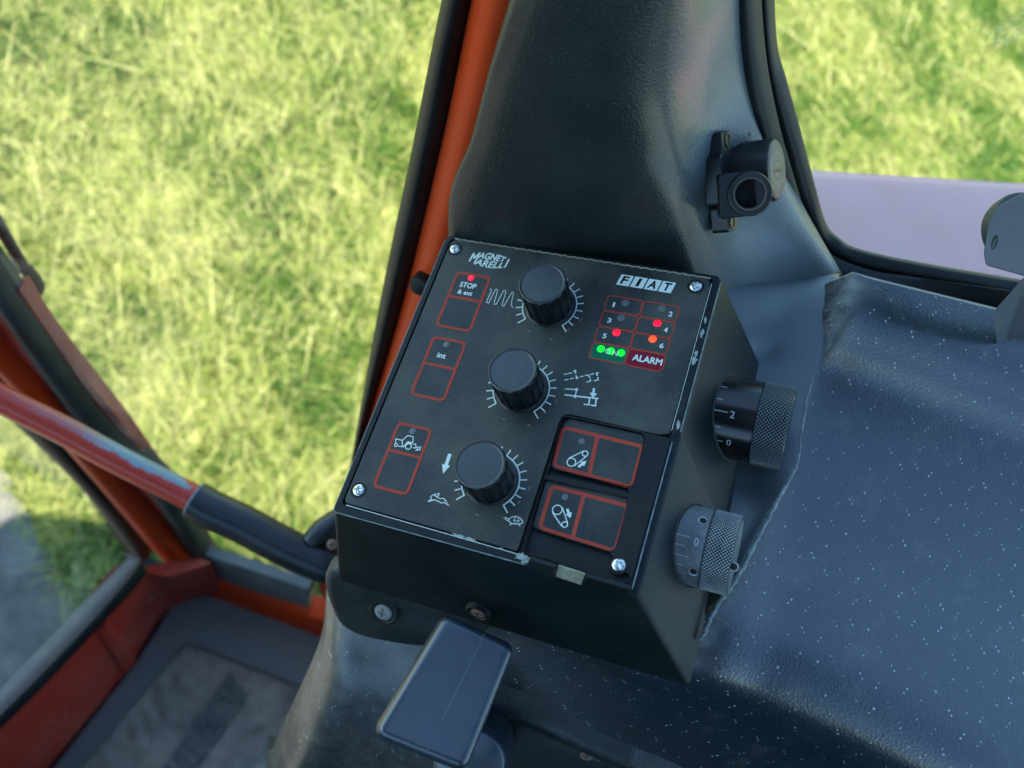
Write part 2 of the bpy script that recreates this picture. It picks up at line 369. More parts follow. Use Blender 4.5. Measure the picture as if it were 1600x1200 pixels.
def screw(r=2.5, h=1.1, slot=.38, seg=40, rings=14, twist=.4):
    V = [(0, 0, h - .7)]; F = []
    for i in range(1, rings + 1):
        rr = r * i / rings
        for j in range(seg):
            a = 2 * math.pi * j / seg; x, y = rr * math.cos(a), rr * math.sin(a); z = h * math.sqrt(max(0, 1 - (rr / r) ** 2 * .92))
            ca, sa = math.cos(twist), math.sin(twist); p, q = x * ca + y * sa, -x * sa + y * ca
            m = min(abs(p), abs(q)); mm = max(abs(p), abs(q))
            if m < slot and mm < r * .62: z -= .75 * (1 - mm / (r * .75)) + .25
            V.append((x, y, z))
    for j in range(seg): F.append((0, 1 + j, 1 + (j + 1) % seg))
    for i in range(rings - 1):
        for j in range(seg):
            a, b = 1 + i * seg + j, 1 + i * seg + (j + 1) % seg; F.append((a, a + seg, b + seg, b))
    n = len(V)
    for j in range(seg): V.append((r * math.cos(2 * math.pi * j / seg), r * math.sin(2 * math.pi * j / seg), -.6))
    k0 = 1 + (rings - 1) * seg
    for j in range(seg): F.append((k0 + j, n + j, n + (j + 1) % seg, k0 + (j + 1) % seg))
    return np.array(V, float), F
def chipshape(c, rx, ry, seed, rot=0):
    r = random.Random(seed); th = np.linspace(0, 2 * np.pi, 22, endpoint=False); k = np.array([r.uniform(.55, 1.15) for _ in th])
    x, y = rx * k * np.cos(th), ry * k * np.sin(th); return np.column_stack([c[0] + x * math.cos(rot) - y * math.sin(rot), c[1] + x * math.sin(rot) + y * math.cos(rot)]), [tuple(range(22))]

# ================================================================== THE CONTROL BOX
BX = Thing('control_box', 'black tractor control box with three round knobs, red outlined buttons and lit red lamps', 'control panel', (0, 0, 0), (0, -TILT, 0))
W_, H_ = 114.9, 125.2
def ring_box(e, d, r, seg=6):                    # e = (left, right, top, bottom) growth
    return z3(rpoly([(-e[0], e[2]), (W_ + e[1], e[2]), (W_ + e[1], -H_ - e[3]), (-e[0], -H_ - e[3])], r, seg)[::-1], -d)
top_o = rpoly([(0, 0), (W_, 0), (W_, -66), (112.9, -68.3), (112.9, -H_), (0, -H_)], [3, 2.2, .8, .8, 2.2, 2.2])[::-1]
inner = rpoly([(2.1, -1.6), (112.3, -1.6), (112.3, -122.3), (2.1, -122.3)], [2, 2, 2, 2])[::-1]
n_t = len(top_o)
# skin: same ring topology as top_o
def grow(p, l, r, t, b, z):
    q = p.copy(); q[:, 0] = np.where(p[:, 0] < 57, p[:, 0] - l, p[:, 0] + r * np.where(p[:, 1] > -60, .86, 1.0)); q[:, 1] = np.where(p[:, 1] > -62, p[:, 1] + t, p[:, 1] - b); return z3(q, z)
def straight(p, f):
    q = p.copy(); a = (q[:, 0] > 112.5) & (q[:, 1] < -60) & (q[:, 1] > -70); b = (q[:, 0] > 100) & (q[:, 1] <= -70); q[a, 0] += (W_ - q[a, 0]) * f; q[b, 0] += 2.0 * f; return q
rings = [grow(straight(top_o, 1), 12, 19.6, -7, 16.8, -48), grow(straight(top_o, 1), .7, 1.1, -.3, .9, -2.2), grow(straight(top_o, .6), .25, .35, 0, .35, -.7), z3(offset(top_o, -.15), -.15), z3(offset(top_o, -.7), .12)]
skin = loft(rings, True, False)
rim = tess([offset(top_o, -.7), inner], .12)
rim_in = loft([z3(inner, .12), z3(inner, -1.4)])
floor_ = (z3(inner, -1.4), [tuple(range(len(inner)))])
hs = BX.part('housing', join(skin, rim, rim_in, floor_), 'housing', smooth=32)
# face plate with the cut-out for the lower right switch frame
plate_o = rpoly([(2.7, -2.0), (111.8, -2.0), (111.6, -67.3), (108, -68.6), (73.6, -68.0), (72.0, -70), (72.0, -121.6), (2.6, -121.0)], [2.5, 3, .5, 1, 2.5, 2, .6, 2])
fp = BX.part('face_plate', slab(plate_o, [], -1.3, 0.0, .22), 'plate')
PZ = .05
# switch frame
def Q(*pp): return [S(x, y) for x, y in pp]
fr_o = rpoly([(73.0, -68.9), (111.0, -68.9), (112.2, -69.8), (112.1, -123.4), (73.4, -121.8)], [3, 1, 1, 3, 2.5])
w1 = rpoly(Q((881, 650), (1009, 678), (988.5, 762.6), (858.5, 731)), 2.2); w2 = rpoly(Q((853.7, 743), (983.7, 772), (960, 864), (829.8, 824)), 2.2)
sf = BX.part('switch_frame', slab(fr_o, [w1, w2], -1.0, .75, .35), 'inset')
def rline(quad, r, w, z, parent, mat='red_line', name='outline', q=None):
    p = rpoly(quad, r); q = q or []
    return BX.part(name, flat([stroke(p, w, True)] + [stroke(x, w) for x in q], z), mat, parent)
# recessed film switches inside the frame
for nm, win, quad, bar, led, off in (
    ('up', w1, Q((880, 667), (1004, 697), (987, 761), (865, 727)), ((933, 682), (920, 743)), (908.5, 688.5), 0),
    ('down', w2, Q((862, 759), (981, 790), (961, 861), (843, 824)), ((912, 773), (895, 838)), (882.5, 776), 0)):
    # geometry of the film is measured on the plate plane; it lies 0.6 mm below the frame
    pad = BX.part('button_pad', slab(offset(win, -.25), [], -1.2, -.45, .1), 'pad', sf)
    rline([p for p in quad], 1.6, 1.45, -.40, pad, q=[[S(*bar[0]), S(*bar[1])]])
    BX.part('indicator_lamp', flat([disc2(S(*led), 1.15)], -.39), 'led_off', pad)
    if nm == 'up':
        c0, r0, c1, r1 = S(892.5, 721.5), 1.55, S(914, 708), 1.0; ar = [(903.5, 729), (916, 719.5)]
    else:
        c0, r0, c1, r1 = S(870.5, 796), 1.7, S(882, 819), 1.0; ar = [(886, 794.5), (891, 809)]
    it = [stroke(disc2(c, r, 22)[0], .38, True) for c, r in ((c0, r0), (c1, r1))]
    d = unit(c1 - c0); nn = np.array([-d[1], d[0]])
    for s in (1, -1): it.append(stroke([c0 + nn * r0 * s * 1.15, c1 + nn * r1 * s * 1.15], .38))
    a, b = S(*ar[0]), S(*ar[1]); d = unit(b - a); nn = np.array([-d[1], d[0]]); m = b - d * 1.9
    it += [(np.array([a + nn * .45, a - nn * .45, m - nn * .45, m + nn * .45]), [(0, 1, 2, 3)]), (np.array([m + nn * 1.15, m - nn * 1.15, b]), [(0, 1, 2)])]
    BX.part('symbol', flat(it, -.38), 'white_line', pad)
# three film buttons at the left
def text_at(s, x, y, h, wmm, bold=.016, **k):    # lower-left corner at photo point on the plate plane
    p = S(x, y); return text_px(s, p[0], p[1], h, wmm, bold=bold, **k)
btn = [(((711, 422), (768, 432), (737, 522), (681, 510)), ((700, 463), (752, 471)), (736, 434.5), 'led_red', [('STOP', 718, 448.0, 2.35, 6.9), ('& ext', 714.5, 458.5, 1.9, 6.3)]),
       (((676, 523), (729, 534), (697, 631), (639, 617)), ((658, 566), (709, 577)), (697.5, 538.5), 'led_off', [('int', 682.5, 558, 2.0, 3.5)]),
       (((621, 656), (677, 671), (638, 777), (581, 762)), ((604, 702), (659, 716)), (645, 674), 'led_off', [])]
for quad, bar, led, lm, tx in btn:
    qd = Q(*quad); u0 = np.mean([qd[0][0], qd[3][0]]); u1 = np.mean([qd[1][0], qd[2][0]]); v0 = np.mean([qd[0][1], qd[1][1]]); v1 = np.mean([qd[2][1], qd[3][1]])
    u0, u1, v0, v1 = u0 + .8, u1 - .8, v0 - .8, v1 + .8
    b = BX.part('button_pad', slab(rpoly([(u0, v0), (u1, v0), (u1, v1), (u0, v1)], 1.3), [], -.2, .06, .03), 'pad', fp)
    vb = .5 * (S(*bar[0])[1] + S(*bar[1])[1])
    rline([(u0, v0), (u1, v0), (u1, v1), (u0, v1)], 1.7, 1.15, .12, b, q=[[(u0, vb), (u1, vb)]])
    BX.part('indicator_lamp', lathe([(1.3, 0), (1.25, .12), (.9, .22)], 20)[0:2] if 0 else xf(lathe([(1.3, .05), (1.25, .16), (.8, .26)], 20), (*S(*led), 0), (1, 0, 0), (0, 1, 0), (0, 0, 1)), lm, b, smooth=True)
    if tx: BX.part('lettering', flat([text_at(*t) for t in tx], .13), 'white_line', b)
    if not tx:
        Z = lambda x, y: S(600 + x / 17.14, 650 + y / 17.14)
        it = [stroke([Z(310, 740), Z(320, 615), Z(490, 655), Z(640, 525), Z(790, 560), Z(770, 720), Z(640, 695), Z(525, 830), Z(380, 810)], .34), stroke([Z(490, 655), Z(500, 815)], .34)]
        it += [stroke(disc2(Z(325, 780), .62, 18)[0], .34, True), stroke(disc2(Z(655, 820), 1.15, 20)[0], .38, True), stroke([Z(560, 800), Z(650, 700), Z(760, 735)], .55)]
        it += [stroke([Z(770, 765), Z(850, 750), Z(860, 860), Z(770, 855)], .34), stroke([Z(860, 850), Z(1000, 828)], .34), stroke([Z(850, 925), Z(970, 905), Z(970, 850)], .4), stroke([Z(895, 860), Z(905, 910)], .34)]
        BX.part('symbol', flat(it, .13), 'white_line', b)
# lamp matrix
gx0, gx1 = 74.7, 102.9; gy = [-16.1, -23.1, -30.1, -37.1, -44.3]; gm = (gx0 + gx1) / 2
it = []; g_it = []; c_it = []
for i in range(4):
    for a, b in ((gx0, gm), (gm, gx1)):
        q = rpoly([(a + .12, gy[i] - .12), (b - .12, gy[i] - .12), (b - .12, gy[i + 1] + .12), (a + .12, gy[i + 1] + .12)], 1.3)
        it.append(stroke(q, .5, True))
        if i == 3: (g_it if a == gx0 else c_it).append((q, [tuple(range(len(q)))]))
lm = BX.part('lamp_matrix', flat(it, .09), 'red_line', fp, label='grid of eight red outlined fields with numbered lamps')
BX.part('green_field', flat(g_it, .05), 'green_fill', lm); BX.part('crimson_field', flat(c_it, .05), 'crimson_fill', lm)
for x, y, m_ in ((977.5, 473.5, 'led_off'), (1034, 482, 'led_off'), (970.5, 496.5, 'led_off'), (1027, 505.3, 'led_red'), (963.3, 519.8, 'led_red'), (1019.8, 529.8, 'led_orange'), (939, 545.2, 'led_green'), (954.5, 548.5, 'led_green'), (970.3, 551.5, 'led_green')):
    BX.part('indicator_lamp', xf(lathe([(1.5, .02), (1.45, .12), (1.0, .2)], 24), (*S(x, y), 0), (1, 0, 0), (0, 1, 0), (0, 0, 1)), m_, lm, smooth=True)
it = [text_at(s, x, y, 2.0, .6 if s == '1' else 1.4, bold=.014) for s, x, y in (('1', 957, 480), ('2', 1044, 494.5), ('3', 948.5, 504.2), ('4', 1036.5, 519), ('5', 941, 528.5), ('6', 1030, 544))]
it += [text_at('O', 944.5, 552.5, 2.2, 2.1, .005), text_at('N', 957, 555.8, 2.2, 1.7, .005), text_at('ALARM', 988, 563, 2.5, 10.9, .02)]
BX.part('lettering', flat(it, .32), 'white_line', lm)
# maker's marks
it = []
M0 = lambda x, y: S(720 + x / 16., 380 + y / 16.)
a0, a1 = M0(205, 440), M0(1225, 410); ulo, uhi = a0[0], a1[0]; vmid = .5 * (M0(330, 380)[1] + M0(1160, 490)[1]); 
def lens(t): return 1.0 - (2 * t - 1) ** 2
def warp(s, t0, t1, top, hb=.035):
    v, f = text2(s, 0, .18); lo, hi = v.min(0), v.max(0); q = (v - lo) / (hi - lo); t = t0 + q[:, 0] * (t1 - t0)
    e = 1.9 + 1.55 * lens(t)                      # half height of the lens
    y = np.where(top, .25 + q[:, 1] * (e - .25), -.25 - (1 - q[:, 1]) * (e - .25)) if top is not None else -e + q[:, 1] * 2 * e
    return np.column_stack([ulo + t * (uhi - ulo), vmid + y]), f, .13
def warpf(s, t0, t1, top):
    return warp(s, t0, t1, top)
it = [warp('M', 0, .21, None), warp('AGNET', .2, .905, True), warp('ARELL', .175, .90, False), warp('I', .935, .995, None)]
BX.part('maker_mark', flat(it, .09), 'white_line', fp)
it = []; dk = []
fx0, fx1 = S(964, 444)[0], S(1052, 457)[0]; fy0, fy1 = .5 * (S(962, 444)[1] + S(1048, 459)[1]), .5 * (S(972, 430)[1] + S(1056, 441)[1])
cw = (fx1 - fx0) / 4; sh = .9
for i, ch in enumerate('FIAT'):
    x0 = fx0 + i * cw - .3; x1 = x0 + cw - .55; it.append((np.array([(x0, fy0), (x1, fy0), (x1 + sh, fy1), (x0 + sh, fy1)]), [(0, 1, 2, 3)]))
    wd = {'I': .9, 'F': 2.3, 'A': 2.9, 'T': 2.6}[ch]; cxm = (x0 + x1 + sh) / 2; yy0, yy1 = fy0 + (fy1 - fy0) * .16, fy1 - (fy1 - fy0) * .14
    v, f = fit_text(ch, (cxm - wd / 2, yy0, cxm + wd / 2, yy1)); v = v + np.column_stack([(v[:, 1] - (yy0 + yy1) / 2) * .22, np.zeros(len(v))]); dk.append((v, f, .16))
mk = BX.part('maker_mark', flat(it, .09), 'white_line', fp); BX.part('lettering', flat(dk, .13), 'inset', mk)
# scales round the knobs
KC = [(53.4, -25.1), (53.8, -62.3), (54.2, -99.5)]
for kc in KC:
    kc = np.array(kc); it = [stroke([kc + 10.75 * np.array([math.cos(a), math.sin(a)]) for a in np.radians(np.linspace(-45, 225, 60))], .5)]
    for i in range(19):
        a = math.radians(-45 + 15 * i); d = np.array([math.cos(a), math.sin(a)]); it.append(stroke([kc + d * 10.6, kc + d * (14.1 if i in (0, 18) else 13.5)], .5))
    BX.part('knob_scale', flat(it, .07), 'white_line', fp)
# wave, arrow, hare, tortoise, plough symbols
Z1 = lambda x, y: S(520 + x / 4.615, 340 + y / 4.615)
Z3 = lambda x, y: S(520 + x / 4.615, 580 + y / 4.615)
wv = [(1135, 512), (1143, 530), (1110, 605), (1118, 613), (1128, 610), (1168, 528), (1178, 518), (1188, 528), (1165, 612), (1172, 625), (1183, 618), (1228, 535), (1240, 527), (1247, 540), (1222, 625), (1228, 637), (1240, 628), (1288, 545), (1298, 540), (1302, 552), (1288, 620), (1297, 650)]
BX.part('wave_symbol', flat([stroke([q for q in cr([Z1(*p) for p in wv], 3)], .27)], .07), 'white_line', fp)
a, b = Z3(845, 597), Z3(795, 740); d = unit(b - a); nn = np.array([-d[1], d[0]]); m = b - d * 3.6
BX.part('arrow_symbol', flat([(np.array([a + nn * .7, a - nn * .7, m - nn * .7, m + nn * .7]), [(0, 1, 2, 3)]), (np.array([m + nn * 1.6, m - nn * 1.6, b]), [(0, 1, 2)])], .07), 'white_line', fp)
hare = [(685, 938), (712, 922), (705, 905), (728, 890), (745, 903), (770, 918), (800, 918), (815, 935), (840, 972), (825, 962), (800, 945), (785, 952), (745, 930), (718, 928), (700, 940)]
BX.part('hare_symbol', flat([stroke([Z3(*p) for p in hare], .3, True), stroke([Z3(728, 890), Z3(752, 886), Z3(768, 882), Z3(762, 900), Z3(745, 903)], .3), stroke([Z3(690, 938), Z3(730, 930)], .3)], .07), 'white_line', fp)
tort = [(1270, 1070), (1285, 1055), (1320, 1048), (1350, 1060), (1370, 1090), (1345, 1102), (1300, 1100), (1272, 1085)]
BX.part('tortoise_symbol', flat([stroke(cr([Z3(*p) for p in tort], 3, True), .3, True), stroke([Z3(*p) for p in ((1270, 1070), (1248, 1055), (1242, 1065), (1255, 1075), (1272, 1082))], .3),
    stroke([Z3(1290, 1100), Z3(1275, 1108)], .35), stroke([Z3(1345, 1103), Z3(1350, 1118)], .35), stroke([Z3(1320, 1050), Z3(1305, 1075), Z3(1318, 1098)], .2), stroke([Z3(1300, 1075), Z3(1350, 1080)], .2), stroke([Z3(1340, 1058), Z3(1335, 1098)], .2)], .07), 'white_line', fp)
Zp = lambda x, y: S(870 + x / 17.14, 570 + y / 17.14)
it = [stroke([Zp(*a), Zp(*b)], .42) for a, b in (((190, 262), (285, 243)), ((312, 235), (405, 213)), ((205, 412), (315, 390)), ((358, 382), (450, 360)), ((485, 175), (510, 245)), ((512, 280), (540, 350)), ((625, 322), (715, 302)), ((755, 292), (850, 270)), ((900, 262), (1000, 240)), ((1040, 232), (1130, 212)), ((850, 270), (885, 350)), ((893, 372), (905, 440)), ((905, 440), (790, 468)), ((1070, 228), (1085, 300)), ((1098, 330), (1110, 405)), ((1110, 405), (990, 430)))]
it += [disc2(Zp(485, 172), .55), disc2(Zp(540, 350), .55)]
it += [stroke([Zp(218, 648), Zp(535, 665), Zp(490, 845)], .45), stroke([Zp(205, 805), Zp(490, 838), Zp(1112, 908)], .55), disc2(Zp(530, 662), .6), disc2(Zp(485, 850), .6), stroke([Zp(880, 890), Zp(860, 1070), Zp(720, 1060)], .5), stroke([Zp(1055, 910), Zp(1035, 1100), Zp(905, 1082)], .5), stroke([Zp(995, 625), Zp(978, 780)], .8)]
it += [(np.array([Zp(880, 745), Zp(965, 890), Zp(1085, 775)]), [(0, 1, 2)])]
BX.part('plough_symbol', flat(it, .07), 'white_line', fp)
for i_, kc in enumerate(KC):
    for j_ in range(5):
        a = math.radians((200, 320, 290, 250, 345)[j_] + 9 * i_); rr = 12.5 + 1.3 * j_ % 3
        BX.part('dust_smudge', flat([chipshape((kc[0] + rr * math.cos(a), kc[1] + rr * math.sin(a)), .5 + .12 * j_, .22, 40 + 5 * i_ + j_, a + 1.5)], .04), 'dirt', fp)
# knobs
def flute(th, r, z): return r + .33 * np.clip(np.cos(14 * th) * 2.2, -1, 1)
for kc in KC:
    off = (*kc, 0); E = ((1, 0, 0), (0, 1, 0), (0, 0, 1))
    kb = BX.part('knob', xf(lathe([(8.75, .4), (8.75, 2.5), (8.95, 9), (9.1, 14.9), (9.0, 15.4)], 168, flute), off, *E), 'knob', smooth=35)
    BX.part('knob_cap', xf(lathe([(9.05, 15.3), (9.1, 15.7), (8.95, 16.1), (8.6, 16.3), (8.25, 16.25), (7.9, 16.0), (4, 16.06), (.1, 16.08)], 72, lambda th, r, z: r + (.16 * np.cos(14 * th) if r > 9 else 0)), off, *E), 'knobtop', kb, smooth=30)
    BX.part('knob_base', xf(lathe([(9.5, 0), (9.5, .35), (9.2, .55), (8.6, .6)], 72), off, *E), 'knob', kb, smooth=30)
    BX.part('index_line', xf((np.array([(-.25, 9.2, 3), (.25, 9.2, 3), (.25, 9.42, 14.8), (-.25, 9.42, 14.8)]), [(0, 1, 2, 3)]), off, (1, 0, 0), (0, 1, 0), (0, 0, 1)), 'white_line', kb)
# screws of the plate
for (x, y), m_, tw in (((711.5, 389), 'steel', .5), ((1087, 447.5), 'steel', .9), ((560.5, 766), 'steel', .2), ((967, 884), 'steel', .8)):
    p = S(x, y); z = .75 if y > 870 else 0
    s = BX.part('screw', xf(screw(2.35, 1.1, .36, twist=tw), (*p, z), (1, 0, 0), (0, 1, 0), (0, 0, 1)), m_, smooth=50)
    BX.part('washer', xf(loft([np.column_stack([r * np.cos(t_), r * np.sin(t_), np.full(36, h_)]) for r, h_ in ((3.15, .03), (3.1, .12), (2.5, .10), (2.3, .02)) for t_ in [np.linspace(0, 2 * np.pi, 36, endpoint=False)]]), (*p, z), (1, 0, 0), (0, 1, 0), (0, 0, 1)), 'inset', s, smooth=40)
# side dials: cylinders along u through the leaning right side
def knurl(r, u0, u1, n, na, amp=.32):
    th = np.linspace(0, 2 * np.pi, n, endpoint=False); us = np.linspace(u0, u1, na); rings = []
    K = 70; GV = []
    for u in us:
        ph = (u - u0) / (2 * np.pi * r / K)
        a = (th * K / (2 * np.pi) + ph) % 1; b = (th * K / (2 * np.pi) - ph) % 1
        g = np.minimum(np.abs(a - .5), np.abs(b - .5)) * 2        # 0 at groove
        e = 1 - np.clip(min(u - u0, u1 - u) / .35, 0, 1)
        GV.append(np.clip(g * 1.9 - .35, 0, 1) * (1 - e)); rr = r - amp + amp * np.clip(g * 1.6, 0, 1) * (1 - e) - .15 * e
        rings.append(np.column_stack([np.full(n, u), rr * np.cos(th), rr * np.sin(th)]))
    global GROOVE; GROOVE = np.concatenate(GV); return loft(rings, True, True)
def cyl_u(prof, seg=96):
    v, f = lathe(prof, seg); v = np.asarray(v); return np.column_stack([v[:, 2], v[:, 0], v[:, 1]]), f
for vc, dc, r, u_a, u_k, u_e, mb, mk_, which in ((42, 33, 16, 117, 137.6, 149.3, 'dial_black', 'knurl_black', 1), (96.6, 28, 14.4, 116, 131.2, 141, 'dial_grey', 'knurl_grey', 2)):
    cen = np.array([0, -vc, -dc]); tr = lambda vf: (np.asarray(vf[0]) + cen, vf[1])
    dl = BX.part('dial', tr(cyl_u([(r - .1, u_a - 6), (r - .1, u_k - .35), (r - .6, u_k - .25), (r - .6, u_k)], 120)), mb, smooth=40,
                 label='black side dial with engraved numbers 2 and 0' if which == 1 else 'worn grey side dial with drilled holes and a 0')
    kr_ = BX.part('knurled_rim', tr(knurl(r + .15, u_k, u_e, 70 * 10, 90 if which == 1 else 78)), mk_, dl)
    ga = kr_.data.attributes.new('groove', 'FLOAT', 'POINT'); ga.data.foreach_set('value', GROOVE.astype(np.float32))
    BX.part('end_cap', tr(cyl_u([(r - 1.0, u_e - .1), (r - 1.3, u_e + .25), (.1, u_e + .3)], 72)), mb, dl, smooth=30)
    # scale engraved on the drum; angle measured from straight up (+d axis negative) towards the operator
    def drum(u, a, rr=r): return np.array([u, -vc - rr * math.sin(a), -dc + rr * math.cos(a)])
    def line(a, u0, u1, w=.3):
        hw = w / 2 / r; return np.array([drum(u0, a - hw, r + .02), drum(u1, a - hw, r + .02), drum(u1, a + hw, r + .02), drum(u0, a + hw, r + .02)]), [(0, 1, 2, 3)]
    def glyph(s, uu, a, h, w, bold=.0):
        v, f = text2(s, bold); lo, hi = v.min(0), v.max(0); t = (v - lo) / (hi - lo); return np.array([drum(uu + x * w, a + (.5 - y) * h / r, r + .02) for x, y in t]), f
    DM = []
    # local edge of the cut-out on the leaning side: u = 115 + .41 d
    edge = lambda a: 115 + .41 * (dc - r * math.cos(a)) + .1
    if which == 1:
        for a, L in ((-.33, 2.6), (.03, 2.6), (.31, 5.0), (.68, 2.4), (1.04, 2.2)): DM.append(line(a, edge(a), edge(a) + L))
        DM += [glyph('2', edge(.31) + 6.0, .34, 2.6, 1.7), glyph('0', edge(1.04) + 3.5, 1.04, 2.6, 1.7)]
    else:
        for a, L in ((.1, 5.2), (.33, 3.6), (.58, 5.0), (.82, 2.8), (1.05, 3.2)): DM.append(line(a, edge(a) - .3, edge(a) + L, .22))
        DM += [glyph('0', edge(.14) + 6.6, .17, 2.7, 1.5, 0)]
    BX.part('engraving', join(*DM), 'straw_line', dl)
    if which == 2:
        for uu, a in ((128.4, -.42), (129.0, .93), (143.2, .35)):
            c = drum(uu, a, r - .05) if uu < 140 else drum(uu - 1.2, .55, r - 1); n_ = np.array([0, -math.sin(a), math.cos(a)])
            ex = np.array([1., 0, 0]); ey = np.cross(n_, ex)
            h = xf(lathe([(1.75, .0), (1.7, .16), (1.4, .16), (1.2, .05)], 28, cap=False), c - cen + cen, ex, ey, n_)
            hr = BX.part('hole_rim', h, 'ring_grey', dl, smooth=40); BX.part('hole', xf(lathe([(1.4, .08), (.1, .09)], 28), c, ex, ey, n_), 'groove', hr)
    # rim of the cut-out in the side wall
    P = []
    for a in np.linspace(0, 2 * np.pi, 80, endpoint=False):
        rr = r + .75; P.append((115 + .41 * (dc - rr * math.cos(a)) + .05, -vc - rr * math.sin(a), -dc + rr * math.cos(a)))
    P = np.array(P); P2 = np.array([(115 + .41 * (dc - (r - .3) * math.cos(a)) + .12, -vc - (r - .3) * math.sin(a), -dc + (r - .3) * math.cos(a)) for a in np.linspace(0, 2 * np.pi, 80, endpoint=False)])
    nn_ = np.array([.92, 0, .38])
    BX.part('cutout_gap', loft([P + nn_ * .1, P2 + nn_ * .1]), 'groove', hs)
    BX.part('cutout_edge', tube(P + nn_ * .05, .13, 8, True), 'rubber_grey', hs, smooth=True)
# packed dirt along the upper edge, chips on the worn edges, notches of the lower edge
it = [stroke([(x, -1.75 + .16 * math.sin(x * 1.7) + .12 * math.sin(x * 4.1)) for x in np.linspace(4, 111, 120)], .7)]
BX.part('edge_dirt', flat(it, .16), 'dirt', hs)
it = [stroke([(112.0 + .08 * math.sin(y * 2.1), y) for y in np.linspace(-4, -66, 60)], .16), stroke([(x, -121.75 - (x - 3) * .012 + .05 * math.sin(x * 3)) for x in np.linspace(4, 72, 60)], .22)]
for q_ in it: BX.part('edge_wear', flat([q_], .15), 'white_line', hs)
it = [chipshape(S(x, y), rx, ry, i, ro) for i, (x, y, rx, ry, ro) in enumerate(((1102, 500, .5, 1.5, .2), (1097, 521, .8, 2.0, 0), (1085, 563, 1.1, 1.9, .1), (1088, 552, .7, 1.3, .1), (1060, 664, .9, 1.7, .1), (716, 837, 2.6, .55, .0), (735, 842, 2.2, .5, 0), (783, 857, .9, .5, 0), (816, 871, 2.9, 1.6, 0), (822, 877, 2.0, 1.0, .3)))]
for q_ in it: BX.part('paint_chip', flat([q_], .17), 'chip', hs)
def up3(x, y, z): return np.array([x, y, z])
for E_ in ([up3(W_ + .15, -3, -.25), up3(W_ + .15, -34, -.25), up3(W_ + .15, -65.5, -.25)], [up3(113.15, -70, -.25), up3(113.15, -95, -.25), up3(113.15, -H_ + 1.5, -.25)], [up3(-.12, -3, -.25), up3(-.12, -60, -.25), up3(-.12, -H_ + 2, -.25)], [up3(2, -H_ - .12, -.3), up3(40, -H_ - .12, -.3), up3(76, -H_ - .12, -.3)], [up3(-.3, -H_ + 3, -.3), up3(.1, -H_ + .7, -.3), up3(.7, -H_ - .0, -.3), up3(3, -H_ - .1, -.3)]):
    Pq = cr(E_, 10); BX.part('worn_edge', tube(Pq, [.16 + .10 * abs(math.sin(i * 1.3 + len(E_))) for i in range(len(Pq))], 8), 'worn', hs, smooth=True)  # pale tubes paint edge wear and its bright highlight together
# front wall details: lip notch filled with dust
def front(x, y):                                 # the front wall leans out 0.35 mm per mm
    l = L2W.T @ CAM; d = L2W.T @ ray(x, y); n = np.array([0, 1, -.33]); k = (H_ + .5 - n @ l) / (n @ d); p = l + d * k; return np.array([p[0], -p[1], -p[2]])
for quad, m_ in ((((873, 884), (914, 897), (908, 913), (869, 900)), 'dirt'),):
    P = np.array([front(*q) for q in quad]); n_ = np.array([0, -.95, .31]); BX.part('notch', loft([P - n_ * .5, P + n_ * .25], False, True), m_, hs)
for quad in (((828, 872), (868, 884), (864, 894), (824, 880)), ((916, 898), (985, 918), (983, 930), (913, 908))):
    P = np.array([front(*q) for q in quad]); n_ = np.array([0, -.95, .31]); BX.part('front_lip', loft([P - n_ * .8, P + n_ * .5, P * .94 + P.mean(0) * .06 + n_ * .8], False, True), 'housing', hs, smooth=30)

# ================================================================== PILLAR TRIM behind the box
CT = Thing('pillar_trim', 'tall grained black plastic trim rising behind the control box to the rear window', 'trim panel', LEAN(900, 380))
grid = []
for row in ([(835, -60, 60), (824, -60, 12), (842, -60, 1), (900, -60, -2), (1000, -60, 0), (1062, -60, 9), (1120, -60, 38), (1168, -60, 62), (1185, -60, 72)],
            [(783, 110, 60), (773, 110, 12), (789, 110, 1), (890, 110, -2), (975, 110, 0), (1035, 110, 9), (1100, 110, 34), (1165, 110, 55), (1180, 110, 65)],
            [(752, 220, 60), (744, 220, 12), (760, 220, 1), (880, 220, -2), (985, 220, 0), (1045, 220, 8), (1105, 220, 30), (1185, 220, 50), (1205, 220, 60)],
            [(716, 310, 60), (711, 310, 12), (728, 310, 1), (880, 310, -2), (1015, 310, 0), (1070, 310, 8), (1130, 315, 26), (1225, 325, 45), (1255, 335, 55)],
            [(716, 430, 60), (711, 430, 12), (728, 430, 2), (880, 450, 0), (1070, 470, 3), (1118, 475, 9), (1185, 470, 23), (1285, 440, 40), (1312, 432, 47)]):
    grid.append([LEAN(*p) for p in row])
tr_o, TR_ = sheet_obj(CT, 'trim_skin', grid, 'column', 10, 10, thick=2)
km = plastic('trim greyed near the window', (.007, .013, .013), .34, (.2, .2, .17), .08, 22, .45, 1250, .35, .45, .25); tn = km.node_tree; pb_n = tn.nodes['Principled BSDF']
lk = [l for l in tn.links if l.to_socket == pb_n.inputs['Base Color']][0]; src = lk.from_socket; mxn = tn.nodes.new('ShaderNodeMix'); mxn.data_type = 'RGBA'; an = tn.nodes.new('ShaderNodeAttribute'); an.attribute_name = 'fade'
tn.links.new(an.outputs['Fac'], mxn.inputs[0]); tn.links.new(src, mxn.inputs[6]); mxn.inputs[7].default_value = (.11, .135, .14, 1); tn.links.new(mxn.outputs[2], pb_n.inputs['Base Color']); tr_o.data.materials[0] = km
nc = TR_.shape[1]; fc = np.clip((np.arange(nc) / 10. - 4.7) / 1.2, 0, 1); fa = tr_o.data.attributes.new('fade', 'FLOAT', 'POINT'); fa.data.foreach_set('value', np.tile(fc, TR_.shape[0]).astype(np.float32))  # attribute paints the trim's pale window-side sheen into the base colour
